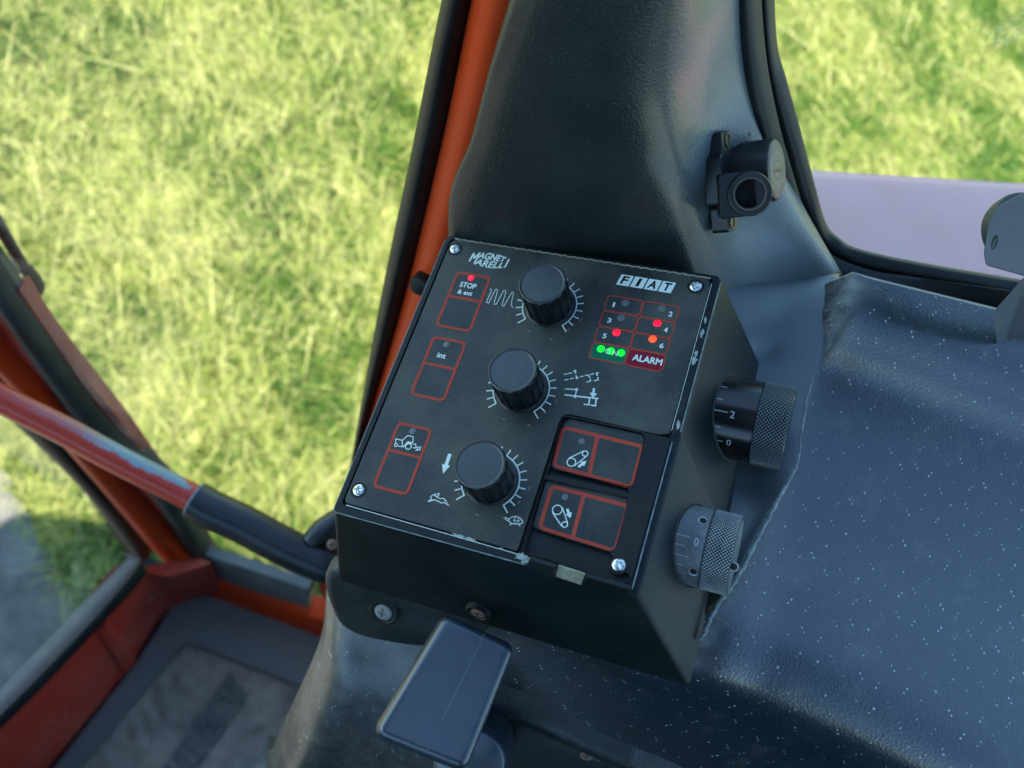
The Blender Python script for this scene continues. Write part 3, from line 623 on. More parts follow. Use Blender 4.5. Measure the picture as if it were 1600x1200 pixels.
# lower cover beside the box, running down between box and console
LC = Thing('corner_cover', 'smooth bluish plastic cover wedged between the control box side and console', 'trim panel', HZ(1200, 700, 15))
def PW(x, y, z): return HZ(x, y, z)
grid = [[LEAN(1100, 440, 12), LEAN(1150, 430, 24), LEAN(1230, 424, 38), LEAN(1310, 430, 43)],
        [PW(1150, 520, 22), PW(1190, 500, 21), PW(1240, 485, 20), PW(1299, 480, 24)],
        [PW(1170, 560, 17), PW(1205, 565, 17), PW(1240, 570, 19), PW(1282, 575, 23)],
        [PW(1150, 640, 13), PW(1190, 650, 15), PW(1225, 655, 18), PW(1262, 660, 22.5)],
        [PW(1130, 720, 13), PW(1172, 730, 15), PW(1205, 735, 18), PW(1240, 735, 22)],
        [PW(1110, 800, 13), PW(1148, 810, 15), PW(1172, 818, 18), PW(1193, 820, 21.5)],
        [PW(1085, 900, 13), PW(1110, 905, 15), PW(1125, 908, 17), PW(1148, 908, 21)],
        [PW(1070, 965, 13), PW(1085, 968, 15), PW(1096, 970, 16), PW(1112, 962, 20)]]
sheet_obj(LC, 'cover_skin', grid, plastic('smooth bluish cover', (.032, .052, .06), .30, (.12, .14, .13), .2, 25, .12, 1800, spec=.8, coat=.3), 8, 8, thick=1.2)
# ragged pale seam between cover and console
P = [HZ(x, y, 22.5) for x, y in ((1308, 440), (1293, 500), (1262, 620), (1246, 720), (1235, 745), (1195, 820), (1150, 905), (1118, 950), (1096, 1000))]
P = np.array(cr(P, 16)); P += rng.normal(0, .13, P.shape)
LC.part('sealant_seam', tube(P, [.55 + .45 * abs(math.sin(i * .7)) * (1 if i > 60 else .35) for i in range(len(P))], 8), plastic('crumbling sealant', (.14, .18, .18), .7, (.42, .45, .38), .7, 220, .6, 1400), smooth=True)

# ================================================================== CONSOLE
CN = Thing('side_console', 'wide grained blue-black side console with pale spots under the control box', 'console', (200, -60, 0))
cols = [11, 16, 25, 50, 100, 140, 175, 220, 290, 400, 560]
def zoff(X): return min(0, (X - 140) * .65)
prof = [(74, 33), (52, 32.5), (38, 30), (24, 23), (4, 12), (-25, 7), (-60, 7), (-95, 10.5), (-118, 12.5), (-130, 8), (-138, -4), (-145, -20), (-165, -55), (-190, -95), (-224, -140), (-248, -200), (-262, -400), (-264, -640)]
grid = []
for i, (Y, z) in enumerate(prof):
    row = []
    for X in cols:
        X0 = X; X = max(X, 26) if Y > -126 else X
        zz = z + zoff(X) * max(0, 1 - max(0, -(z - 10)) / 110.)
        yy = Y
        if X0 < 20:
            zz -= (20 - X0) * 1.2; yy += (20 - X0) * (2.2 if z < 0 else .5)
        if z < -60: yy -= (X < 200) * 0
        if z < 10 and Y < -100: yy += 9 * min(1, max(0, (140 - X) / 60))
        yf = 39 + (X - 165) * .2; 
        if Y > 0: yy = yf * Y / 74 + (yy - Y)
        if z < -60 and X0 < 30: X += 7
        row.append(np.array([X, yy - max(0, (X - 200)) * .10 * (1 if Y < -100 else 0), zz]))
    grid.append(row)
con, RR = sheet_obj(CN, 'console_skin', grid, 'console', 10, 10, thick=3)
cv = np.empty(len(con.data.vertices) * 3); con.data.vertices.foreach_get('co', cv); cv = cv.reshape(-1, 3); o_ = CN.o * MM
so_ = np.argsort(P[:, 1]); xs_ = np.interp(cv[:, 1] + o_[1], P[so_, 1] * MM, P[so_, 0] * MM); inside = np.clip((xs_ - (cv[:, 0] + o_[0]) - .0005) / .004, 0, 1) * np.clip((cv[:, 1] + o_[1] + .128) / .006, 0, 1)
cv[:, 2] -= .035 * inside; con.data.vertices.foreach_set('co', cv.ravel())
at = con.data.attributes.new('dirt', 'FLOAT', 'POINT'); pts = RR.reshape(-1, 3)
seam = P[:, :2]; dd = np.array([np.min(np.hypot(seam[:, 0] - p[0], seam[:, 1] - p[1])) for p in pts[:, :2]])
dirt = np.clip(1 - dd / 9, 0, 1) * .95 + np.clip((-pts[:, 2] - 10) / 60, 0, 1) * np.clip(.45 - (pts[:, 0] - 120) * .003, .08, .45) + np.clip((pts[:, 1] - 40) / 20, 0, 1) * .3
at.data.foreach_set('value', np.clip(dirt, 0, 1).astype(np.float32))

# bottom fittings on the console front
from mathutils.bvhtree import BVHTree
_bv = BVHTree.FromPolygons([tuple(v.co / MM + Vector(CN.o)) for v in con.data.vertices], [tuple(p.vertices) for p in con.data.polygons])
def ONC(x, y, off=0):
    d = ray(x, y); h = _bv.ray_cast(Vector(CAM), Vector(unit(d)))
    if h[0] is None: return FRONT(x, y, 10 + off)
    return np.array(h[0]) - unit(d) * off
def FR2(x, y, off=0): return hit(x, y, (0, 1, -.5), -110 - off)
def FRONT(x, y, off=0): return hit(x, y, (0, 1, -.8), -100 - off)    # leaning front face of the console
TB = Thing('mounting_tab', 'smooth black rounded tab under the box front holding a dull recessed screw', 'bracket', FR2(640, 950, 4))
o2 = [(515, 890), (522, 960), (552, 988), (610, 1003), (680, 1012), (735, 1000), (770, 975), (770, 930), (640, 905)]
A = [FR2(x, y, 7) for x, y in o2]; A = np.array(cr(A, 5, True)); cA = A.mean(0); nF = unit((0, -1, .5))
TB.part('tab_body', loft([A - nF * 7, A - nF * 1, (A - cA) * .97 + cA + nF * .3, (A - cA) * .9 + cA + nF * .9, (A - cA) * .45 + cA + nF * .7], False, True), plastic('smooth black tab', (.018, .022, .023), .36, (.2, .2, .15), .15, 50, .3, 900), smooth=60)
bz = basis(nF + np.array([-.25, 0, .35]), (1, 0, 0))
c = FR2(600, 955, 8.5)
TB.part('recess', xf(lathe([(6.6, .6), (5.6, 1.0), (4.6, .2), (.1, .1)], 32), c, *bz), 'rubber', smooth=40)
TB.part('screw', xf(screw(3.8, 1.2, .5, twist=.3), c + bz[2] * .6, *bz), 'steel_dull', smooth=50)
def l2w(p): return L2W @ np.array([p[0], -p[1], -p[2]])
nw = unit(l2w((0, -.95, .31))); c = l2w(front(749, 953)) + nw * 1.2; bs = basis(nw, (1, 0, 0))
SB = Thing('screw_boss', 'small ringed boss with a rusty cross head screw under the box front', 'screw', c)
SB.part('boss_ring', xf(lathe([(6.0, -5), (5.2, .3), (4.5, .9), (3.9, .8), (3.4, -.1), (.1, -.2)], 36), c, *bs), 'rubber', smooth=40)
SB.part('screw_head', xf(screw(2.9, .9, .42, twist=.2), c + nw * .2, *bs), 'rust', smooth=50)
nF = unit((0, -1, .8))
LR = Thing('lower_bezel', 'dark moulded ridge and bezel along the lower console front', 'trim panel', ONC(900, 1140))
A = [ONC(x, y, 5.0) for x, y in ((770, 1068), (830, 1088), (900, 1122), (980, 1160), (1010, 1172), (1100, 1215))]
B = [ONC(x, y, 5.0) for x, y in ((755, 1112), (812, 1130), (880, 1160), (955, 1193), (990, 1208), (1070, 1262))]
LR.part('ridge', ribbon(A, B, 6, 14, nF), M['column'], smooth=60)
A = [ONC(x, y, 4.0) for x, y in ((758, 1108), (815, 1126), (882, 1155), (958, 1190), (1050, 1240))]
B = [ONC(x, y, 4.0) for x, y in ((740, 1290), (800, 1290), (880, 1290), (960, 1290), (1010, 1300))]
LR.part('bezel_face', ribbon(A, B, 5, 10, nF), M['rubber'], smooth=60)
bq = basis(nF, (1, 0, 0)); LR.part('screw', xf(screw(3.0, 1.0, .45), ONC(917, 1180, 5), *bq), 'rust', smooth=50)
LR.part('dirt_ledge', ribbon([ONC(x, y, 8.0) for x, y in ((850, 1190), (900, 1196), (960, 1204))], [ONC(x, y, 8.0) for x, y in ((840, 1230), (900, 1234), (950, 1240))], 1.5, 6, nF), 'dirt', smooth=60)
SL = Thing('lever_slot', 'pale worn edge of the lever slot left of the lever knob', 'slot', ONC(620, 1070))
A = [ONC(x, y, 2.0) for x, y in ((634, 1018), (612, 1060), (590, 1108))]; B = [ONC(x, y, 2.0) for x, y in ((660, 1020), (640, 1065), (622, 1115))]
SL.part('slot_edge', ribbon(A, B, .8, 4, nF), M['dirt'], smooth=60)
SL.part('slot_recess', ribbon([ONC(x, y, 3.5) for x, y in ((640, 1045), (626, 1075), (604, 1106))], [ONC(x, y, 3.5) for x, y in ((662, 1050), (650, 1080), (632, 1112))], .2, 2, nF), M['groove'])

# ================================================================== LEVER with rectangular knob
LV = Thing('control_lever', 'lever with a satin blue-black rectangular knob in front of the control box', 'lever', HZ(690, 1085, -30))
zt = 8
kp = np.array([HZ(x, y, zt) for x, y in ((695, 956), (805, 1008), (726, 1206), (580, 1148))]); kp[:, 2] += [0, 3, 3, 0]
kc_ = kp.mean(0)
ex = unit(kp[1] - kp[0]); ey = unit(kp[3] - kp[0]); ez = unit(np.cross(ey, ex)); ez = ez if ez[2] > 0 else -ez
p2 = np.array([[(p - kc_) @ ex, (p - kc_) @ np.cross(ez, ex)] for p in kp]); ey2 = np.cross(ez, ex)
base = rpoly(p2, 3.8, 12); base = base if area(base) > 0 else base[::-1]
rg = [z3(base * .86, -17), z3(offset(base, -.8), -16), z3(base, -14), z3(offset(base, .35), -9), z3(base, -3.4), z3(offset(base, -.2), -2.3), z3(offset(base, -.7), -1.4), z3(offset(base, -1.4), -.7), z3(offset(base, -2.2), -.25), z3(offset(base, -2.9), -.06), z3(offset(base, -3.5), 0), z3(base * .55, .06), z3(base * .2, .08)]
kn = LV.part('lever_knob', xf(loft(rg, True, True), kc_, ex, ey2, ez), 'cap_blue', smooth=50)
mA = (kp[0] + kp[1]) / 2 * .94 + kc_ * .06 + ex * 2; mB = (kp[2] + kp[3]) / 2 * .92 + kc_ * .08 + ex * 2
LV.part('mould_seam', tube([mA + ez * .06, (mA + mB) / 2 + ez * .12, mB + ez * .06], .07, 8), 'worn', kn)
LV.part('shaft', tube([kc_ - ez * 14, kc_ - ez * 40 + ex * 4, kc_ - ez * 90 + ex * 10 + np.array([0, 12, 0]), kc_ - ez * 170 + np.array([12, 26, 0])], 5, 20), 'rubber', smooth=True)
bt = HZ(772, 1190, -40); be = basis(unit((-.15, -.35, .93)), (1, 0, 0))
PV_ = Thing('lever_boot', 'dusty blue-black round boot beside the lever knob at the lower edge', 'boot', bt)
PV_.part('boot_body', xf(lathe([(17, -30), (15.5, -6), (14.2, -1), (13, 0), (.1, .6)], 48), bt + np.array([-8, -4, -6]), *be), M['cap_blue'], smooth=40)

# ================================================================== POWER SOCKET on the trim
sc0 = LEAN(1150, 290, 22); dz = (C2W.T @ (sc0 - CAM))[2]
def cdir(*v): return unit(C2W @ np.array(v, float))
a_ = cdir(.84, .02, -.54)                       # body axis, towards the cap
b_ = cdir(-.17, -.97, -.18); b_ = unit(b_ - a_ * (a_ @ b_)); c_ = np.cross(a_, b_); c_ = c_ if (C2W.T @ c_)[2] < 0 else -c_
PS = Thing('power_socket', 'black round accessory socket with open barrel screwed to the pillar trim', 'socket', sc0)
px = dz / FPX                                    # mm per photo pixel there
def at_s(x, y, k=0): return AT(x, y, dz + k)
fl = rpoly([(-7, 19), (6, 18), (6, 10), (8, 9), (8, -9), (4, -10), (4, -20), (-6, -19), (-7, -8)], 1.6)
base_c = at_s(1131, 282, 2)
PS.part('flange', xf(slab(fl, [], -4.5, 2.2, .5), base_c, c_ * 1.0, b_, a_), 'socket', smooth=30)
for sb in (15.0, -16.0):
    c = base_c + b_ * sb + a_ * 2.3; h = PS.part('screw_hole', xf(lathe([(3.0, 0), (2.9, .35), (2.2, .35), (1.9, -.2), (.1, -.3)], 28), c + c_ * (0), *basis(a_, b_)), 'socket', smooth=40)
cc = at_s(1152, 272, 12); ax_len = 16.0; r_s = 12.0
ba = basis(a_, b_)
bodyv = lathe([(r_s + 1.4, -6), (r_s + .6, -2.5), (r_s, 0), (r_s, ax_len - 1.6), (r_s - .5, ax_len - .4), (r_s - 1.5, ax_len)], 56)
body = PS.part('socket_body', xf(bodyv, cc, *ba), 'socket', smooth=40)
capc = cc + a_ * ax_len
cp = PS.part('cap_disc', xf(lathe([(r_s - 1.3, -.3), (r_s - 1.5, .1), (r_s - 1.9, .2), (.1, .2)], 56), capc, *ba), 'grey_metal', smooth=30)
it = []
rr_ = random.Random(4)
for R_, n_, h_ in ((8.6, 26, 1.5), (5.2, 0, 1.4)):
    for i in range(n_):
        if i in (11, 12, 13, 24, 25): continue
        a = 2 * math.pi * i / n_; d = np.array([math.cos(a), math.sin(a)]); t = np.array([-d[1], d[0]]); q = d * R_
        it.append(stroke([q - d * h_ / 2 - t * .4, q + d * h_ / 2 - t * .4, q + d * h_ / 2 * rr_.uniform(-.3, 1) + t * .45], .33))
it.append(stroke(disc2((0, 0), 6.3, 36)[0] * np.array([1, .55]), .35, True))
for x in np.linspace(-4.2, 4.2, 7): it.append(stroke([(x - .4, -1), (x, 1), (x + .45, -.9)], .35))
PS.part('embossing', xf(flat(it, .26), capc, *ba), 'socket', cp)
bc = at_s(1172, 303, -13); bb = basis(cdir(-.12, .24, -.96), b_)
PS.part('barrel', xf(lathe([(8.2, -14), (8.3, -1.2), (7.9, -.2), (7.4, 0), (6.2, 0), (5.9, -.5), (5.6, -3.4), (.1, -3.5)], 48), bc, *bb), 'socket', smooth=40)
PS.part('barrel_hole', xf(lathe([(5.2, -3.2), (.1, -3.2)], 40), bc, *bb), 'groove')
PS.part('barrel_lining', xf(lathe([(6.0, .0), (6.15, .12), (5.6, .12), (5.3, -.6), (5.2, -3.3)], 48, cap=False), bc, *bb), plastic('brassy lining', (.07, .055, .04), .35, (.2, .16, .1), .3, 200), smooth=40)
q = [(-17, -8), (2, -7.5), (2, 7.8), (-17, 7.5)]
brv = slab(rpoly([(-11, -8.2), (3, -8.2), (3, 8.2), (-11, 8.2)], 1), [disc2((0, 0), 6.6, 32)[0]], -16, -1.2, .5); PS.part('barrel_block', xf(brv, bc, bb[0] if abs(bb[0] @ a_) > .7 else bb[1], bb[1] if abs(bb[0] @ a_) > .7 else -bb[0], bb[2]), 'socket')
tp = at_s(1160, 210, 9); PS.part('terminal_boot', xf(lathe([(3.6, -8), (3.5, 1), (2.6, 3), (.1, 3.6)], 28), tp, *basis(cdir(.35, -.8, -.3), a_)), 'rubber_grey', smooth=40)

# ================================================================== REAR QUARTER WINDOW: two rubber beads and glass
RW = Thing('rear_quarter_window', 'rear quarter window with thick black double rubber seal right of the socket', 'window', LEAN(1300, 420, 60))
def lines(pts, off): return [LEAN(x, y, off) for x, y in pts]
l0 = [(1146, -80), (1148, 0), (1156, 100), (1172, 200), (1196, 300), (1222, 355), (1262, 397), (1312, 432), (1400, 455), (1553, 487), (1680, 518), (1800, 548)]
l1 = [(1190, -80), (1190, 0), (1199, 100), (1217, 190), (1236, 260), (1263, 345), (1286, 386), (1318, 408), (1370, 425), (1430, 434), (1590, 457), (1800, 492)]
l2 = [(1210, -80), (1210, 0), (1215, 75), (1230, 130), (1248, 195), (1273, 290), (1291, 352), (1312, 376), (1342, 393), (1430, 413), (1592, 441), (1800, 475)]
RW.part('inner_bead', ribbon(lines(l0, 52), lines(l1, 56), 4, 5, (0, -1, .22), back=(.2, .75, -.6), k=8, m=14), 'rubber', smooth=60)
RW.part('outer_bead', ribbon(lines(l1, 58), lines(l2, 62), 2, 5, (0, -1, .22), back=(.2, .75, -.6), k=8, m=12), 'rubber', smooth=60)
gv = [LEAN(*p, 66) for p in ((1185, -400), (2300, -400), (2300, 620), (1330, 440), (1230, 330))]
gv = np.array(gv); RW.part('glass_pane', (gv, [tuple(range(5))]), 'glass_rear')

# ================================================================== REAR FENDER outside
FD = Thing('rear_fender', 'sun bleached pinkish red rear fender outside the rear quarter window', 'fender', HZ(1400, 350, -150))
e0, e1 = HZ(1270, 258, -150), HZ(1600, 284, -150); d = unit(e1 - e0); nrm_ = np.array([-d[1], d[0], 0])
if nrm_[1] < 0: nrm_ = -nrm_
grid = []
for off, z in ((-260, -190), (-190, -155), (-120, -146), (-60, -145), (-14, -147), (-3, -150), (0, -156), (0, -200), (-6, -420)):
    grid.append([e0 + d * s + nrm_ * off + np.array([0, 0, z + 150 - abs(s - 250) * .02]) for s in (-260, -80, 80, 240, 420, 640, 900)])
sheet_obj(FD, 'fender_sheet', grid, 'fender', 6, 4, thick=2)

# ================================================================== WINDOW LATCH at the right edge
WL = Thing('window_latch', 'grey enamel latch plate with a rivet hole before a round rubber pad', 'latch', HZ(1560, 560, 30))
def lp(x, y, z=300): return AT(x, y, z)
zc = 330
pl = [(1546, 346), (1560, 322), (1600, 300), (1660, 285), (1760, 330), (1720, 470), (1590, 428), (1540, 414), (1537, 395), (1542, 365)]
P = np.array([AT(x, y, zc - (x - 1540) * .12) for x, y in pl]); nP = unit(np.cross(P[2] - P[0], P[6] - P[0])); nP = nP if nP @ (CAM - P[0]) > 0 else -nP
pb = basis(nP, (0, 0, 1)); c0 = P.mean(0); P2 = np.array([[(p - c0) @ pb[0], (p - c0) @ pb[1]] for p in P])
hc = AT(1553, 378, zc - 1.5); h2 = np.array([(hc - c0) @ pb[0], (hc - c0) @ pb[1]]); hv = disc2((0, 0), 1, 22)[0] * np.array([1.25, 2.5]); ang = math.radians(-10 if pb[0] @ cdir(1, 0, 0) > 0 else 10)
hv = []
for a in np.linspace(0, 2 * np.pi, 22, endpoint=False):
    ex_, ey_ = 4.2 * math.cos(a), 10.5 * math.sin(a); q = hit(1554 + ex_ - ey_ * .25, 379 + ey_, nP, nP @ P[0]); hv.append([(q - c0) @ pb[0], (q - c0) @ pb[1]])
hv = np.array(hv)
oo = rpoly(P2, 1.5); WL.part('latch_plate', xf(slab(oo, [hv], -2.0, 0, .3), c0, *pb), 'grey_metal')
WL.part('rivet', xf(slab(offset(hv if area(hv) > 0 else hv[::-1], -.25), [], -1.6, -.4, .2), c0, *pb), 'rubber_grey')
dc_ = AT(1605, 362, zc + 14); WL.part('rubber_pad', xf(lathe([(15.6, -5), (16, -3), (16, 1), (15.4, 2.2), (13.5, 2.6), (.1, 2.6)], 56), dc_, *basis(cdir(.12, -.25, -.95), (0, 0, 1))), 'rubber_grey', smooth=40)
L1, L2, L4 = AT(1553, 486, 345), AT(1660, 366, 326), HZ(1560, 562, 16)
nL = np.cross(L2 - L1, L4 - L1); L3 = hit(1660, 380 + 0, nL, nL @ L1); L3 = hit(1655, 389, nL, nL @ L1); L5 = HZ(1680, 585, 14)
bk = unit(np.array([.55, .8, .1])) * 14
V = np.array([L1, L2, L3, L4, L5, L1 + bk, L2 + bk, L5 + bk])
WL.part('latch_foot', (V, [(0, 3, 2, 1), (3, 4, 2), (0, 1, 6, 5), (0, 5, 3), (3, 5, 7, 4), (4, 7, 6, 2), (1, 2, 6)]), 'latch_dark')

# ================================================================== RED DOOR PILLAR with black seal
RP = Thing('door_pillar', 'orange-red cab pillar with a black rubber seal left of the trim', 'pillar', WALL(505, 990))
sA = [(727, -160), (690, 0), (640, 250), (592, 480), (545, 740), (532, 830), (478, 928)]; sB = [(775, -160), (737, 0), (690, 225), (628, 480), (566, 690), (555, 760), (497, 905)]
sC = [(860, -160), (815, 0), (790, 120), (735, 340), (620, 690), (600, 780), (560, 1010)]
RP.part('pillar_seal', ribbon([WALL(x, y, 4) for x, y in sA], [WALL(x, y, 2) for x, y in sB], 7, 18, (0, -1, .25)), 'rubber', smooth=60)
pa = [WALL(x, y, 0) for x, y in sB[:-1]] + [WALL(497, 915)]; pb_ = [WALL(x, y, -3) for x, y in sC]
RP.part('pillar_post', ribbon(pa, pb_, 5, 26, (0, -1, .25)), 'red', smooth=60)
bp = WALL(655, 447, -12); RP.part('rubber_bumper', xf(lathe([(5.0, -10), (5.2, -1), (4.6, 1), (3, 1.6), (.1, 1.8)], 36), bp, *basis((-.2, -1, .5), (0, 0, 1))), 'rubber', smooth=40)
RP.part('lower_beam', ribbon([WALL(x, y, 3) for x, y in ((290, 874), (302, 892), (350, 916), (430, 946), (478, 962), (500, 968), (620, 1010))],
                             [WALL(x, y, -2) for x, y in ((280, 915), (308, 932), (352, 952), (425, 978), (470, 992), (505, 1006), (620, 1045))], 5, 22, (0, -.8, .6)), 'red', smooth=60)
RP.part('glass_channel', ribbon([WALL(x, y, 8) for x, y in ((300, 850), (318, 866), (400, 893), (486, 922))], [WALL(x, y, 5) for x, y in ((296, 884), (310, 893), (390, 922), (482, 950))], 2, 10, (0, -.8, .6)), plastic('dusty pane edge', (.18, .20, .19), .5, (.4, .4, .36), .5, 30), smooth=60)
gl = np.array([WALL(*p, 12) for p in ((-900, -500), (700, -500), (520, 960), (290, 890), (-900, 100))]); RP.part('glass_pane', (gl, [tuple(range(5))]), 'glass')

# ================================================================== CORNER POST at the left: lines run down to the floor corner
CP = Thing('corner_post', 'dark red corner post with rubber seals between the two lower panes', 'post', WALL(290, 930))
G = lambda x, y: (x / 3., 560 + y / 3.)
def pl_(pts, off): return [WALL(*G(x, y), off) for x, y in pts]
Lg = [(-700, -900), (-330, -420), (-40, -20 + 0), (200, 200), (560, 600), (830, 900), (905, 985)]
seqs = [
    ('rubber_strip', [(-560, -1000), (-250, -560), (130, 0), (330, 280), (520, 480), (700, 640), (880, 930)], [(-470, -1000), (-160, -570), (235, 0), (430, 260), (620, 470), (812, 660), (975, 940)], 8, 7, 16, 'rubber_grey'),
    ('outer_flange', [(52, -318), (140, -160), (235, 0), (430, 260), (620, 470), (800, 660), (940, 900)], [(98, -330), (195, -172), (310, -20), (560, 290), (690, 470), (850, 690), (975, 895)], 18, 3, 10, 'red_faded'),
    ('valley', [(-760, -1000), (-450, -560), (-10, -20), (200, 190), (545, 590), (820, 890), (880, 985)], [(-560, -1000), (-250, -560), (135, 0), (335, 282), (525, 482), (712, 650), (895, 960)], 3, -3, 16, 'red_dark'),
    ('ridge', [(-900, -1000), (-600, -560), (-110, -30), (95, 190), (460, 600), (700, 880), (830, 1010)], [(-770, -1000), (-450, -560), (0, -20), (205, 190), (560, 600), (832, 900), (925, 1010)], -4, 6, 20, 'red'),
    ('pane_seal', [(-1100, -900), (-760, -560), (-150, 80), (0, 240), (370, 600), (590, 880), (632, 935)], [(-900, -900), (-600, -560), (-105, -25), (105, 195), (470, 605), (672, 850), (700, 930)], -2, 5, 18, 'rubber')]
for nm, A, B, off, bl, thk, m_ in seqs:
    CP.part(nm, ribbon(pl_(A, off), pl_(B, off), bl, thk, (.5, -1, .35), k=6), m_, smooth=60)

# ================================================================== LEFT LOWER PANE AND SILL PANEL
LS = Thing('front_sill', 'scratched dull red sill panel below the lower left pane', 'sill panel', HZ(150, 1050, -640))
def SLP(x, y, t): return HZ(x, y, t)
top = [(330, 880, -560), (262, 900, -545), (217, 898, -525), (150, 975, -522), (60, 1075, -520), (-60, 1200, -520), (-300, 1450, -520)]
bot = [(345, 935, -640), (305, 938, -640), (252, 969, -640), (196, 1056, -640), (80, 1200, -640), (-20, 1330, -640), (-240, 1600, -640)]
A = [HZ(*p) for p in top]; B = [HZ(*p) for p in bot]
LS.part('sill_face', ribbon(A, B, 6, 20, (.6, 0, .8), back=(-1, .1, 0)), 'red_dark', smooth=60)
A2 = [HZ(x, y, -518) for x, y in ((205, 877), (211, 884), (140, 960), (50, 1052), (0, 1100), (-60, 1165), (-300, 1400))]; B2 = [HZ(x, y, -520) for x, y in ((222, 880), (226, 900), (155, 980), (65, 1076), (0, 1140), (-60, 1205), (-300, 1455))]
LS.part('pane_seal', ribbon(A2, B2, 5, 12, (.3, 0, 1), back=(-1, .1, -.4)), 'rubber', smooth=60)
A3 = [HZ(x, y, -512) for x, y in ((196, 868), (207, 876), (135, 950), (45, 1043), (0, 1090), (-60, 1150), (-300, 1390))]; B3 = [HZ(x, y, -514) for x, y in ((206, 872), (217, 884), (148, 966), (58, 1060), (0, 1118), (-60, 1180), (-300, 1425))]
LS.part('seal_lip', ribbon(A3, B3, 2, 6, (.3, 0, 1), back=(-1, .1, -.4)), plastic('dusty beige lip', (.22, .21, .19), .6, (.42, .36, .3), .5, 40), smooth=60)
lapA = [HZ(150, 990, -530), HZ(196, 1056, -634)]; lapB = [HZ(168, 972, -530), HZ(215, 1030, -634)]
LS.part('lap_joint', ribbon([lapA[0], (lapA[0] + lapA[1]) / 2 + np.array([5, 0, 5]), lapA[1]], [lapB[0], (lapB[0] + lapB[1]) / 2 + np.array([5, 0, 5]), lapB[1]], 1.5, 14, (.7, 0, .7), back=(-1, .1, 0)), 'red_dark', smooth=60)
pe = [WALL(*G(x, y), 2) for x, y in ((-760, -560), (-140, 70), (10, 240), (380, 600), (600, 880))]
ps = [HZ(x, y, -522) for x, y in ((-300, 1400), (-60, 1165), (0, 1100), (100, 1005), (208, 884))]
pv, pf = loft([np.array(pe), np.array(ps)], closed=False); LS.part('glass_pane', (pv, pf), 'glass')

# ================================================================== GRAB HANDLE
GH = Thing('grab_handle', 'red steel grab bar with worn blue patch and black rubber grip', 'handle', HZ(310, 785, -260))
zz = -260
bar = [HZ(-260, 470, zz), HZ(-100, 560, zz), HZ(0, 622, zz), HZ(100, 673, zz), HZ(200, 727, zz), HZ(330, 792, zz)]
k = NT('worn bar paint'); nz = k.noise(55, 5, .7)
sep = k.n('ShaderNodeSeparateXYZ'); k.l(k.co, sep.inputs[0])
xs = k.math('ADD', sep.outputs[0], k.math('MULTIPLY', k.math('SUBTRACT', nz, .5), .04))
b0_, b1_ = HZ(100, 673, zz), HZ(330, 792, zz); kk_ = (b1_[1] - b0_[1]) / (b1_[0] - b0_[0]); yc = k.math('SUBTRACT', sep.outputs[1], k.math('ADD', k.math('MULTIPLY', sep.outputs[0], kk_), (b1_[1] - HZ(310, 785, -260)[1] - kk_ * (b1_[0] - HZ(310, 785, -260)[0])) * MM))
wm = k.ramp(k.math('ADD', k.math('MULTIPLY', xs, 10), 1.3), [(.0, 0), (.45, .35), (.7, 1)]); wm = k.math('MULTIPLY', wm, k.math('LESS_THAN', xs, -.012))
wm = k.math('MULTIPLY', wm, k.ramp(k.math('MULTIPLY', k.math('ADD', yc, k.math('MULTIPLY', k.math('SUBTRACT', nz, .5), .010)), 100), [(.0, 0), (.12, 1)]))  # blue-grey band along the bar top paints wear and highlight together
k.set('Base Color', k.mix(wm, (.52, .050, .028), (.24, .32, .35))); k.set('Roughness', .32); M['bar'] = k.m
GH.part('bar', tube(cr(bar, 6), 9.0, 24), 'bar', smooth=True)
grip = [HZ(305, 782, zz), HZ(330, 796, zz), HZ(380, 819, zz), HZ(430, 846, zz), HZ(475, 868, zz), HZ(520, 885, zz), HZ(560, 890, zz - 10)]
GH.part('rubber_grip', tube(cr(grip, 6), 12.4, 28), 'grip', smooth=50)
GH.part('grip_collar', tube([HZ(302, 780, zz), HZ(311, 785, zz)], 11.4, 24), 'chip', smooth=50)
fl_ = [HZ(480, 850, zz + 8), HZ(500, 835, zz + 8), HZ(525, 818, zz + 8), HZ(560, 800, zz + 8)]
GH.part('grip_flange', tube(cr(fl_, 5), [5, 6, 7, 7.5, 8, 8.5, 9, 9, 9, 9, 9, 9, 9, 9, 9, 9][:len(cr(fl_, 5))], 24), 'grip', smooth=60)
GH.part('screw', xf(screw(3.2, 1.2, .4), HZ(519, 851, zz + 26), *basis((.1, -.4, .9), (1, 0, 0))), 'rust', smooth=50)

# ================================================================== EXTERIOR HOOK (mirror arm end) and post cap
HK = Thing('bent_rod', 'grey bent rod with hooked end outside the pane at the left edge', 'rod', WALL(50, 450, 60))
hk = [(-120, 140), (-60, 245), (-5, 345), (22, 392), (44, 428), (52, 442), (54, 451)]
pts = cr([WALL(x, y, 60) for x, y in hk], 6); GH_ = HK.part('rod', tube(pts, [4.0] * (len(pts) - 8) + list(np.linspace(4.0, 3.6, 8)), 20), 'rod', smooth=True)
HK.part('hook_end', tube(cr([WALL(x, y, 60) for x, y in ((40, 420), (52, 434), (59, 446), (57, 455), (50, 457))], 6), [4.8] * 14 + list(np.linspace(4.8, 3.8, 11)), 20), 'rubber', smooth=True)
HG = Thing('pane_hinge', 'dark grey hinge block on the post at the left edge', 'hinge', WALL(0, 430, 30))
hq = rpoly([(-14, -22), (3, -18), (6, 2), (2, 10), (-14, 12)], 4)
hb = basis((0.3, -1, .4), (0, 0, 1)); HG.part('hinge_block', xf(slab(hq, [], -8, 3, 1), WALL(5, 432, 25), cdir(.85, .5, 0), cdir(.5, -.85, 0), cdir(0, 0, -1)), 'rubber_grey', smooth=30)

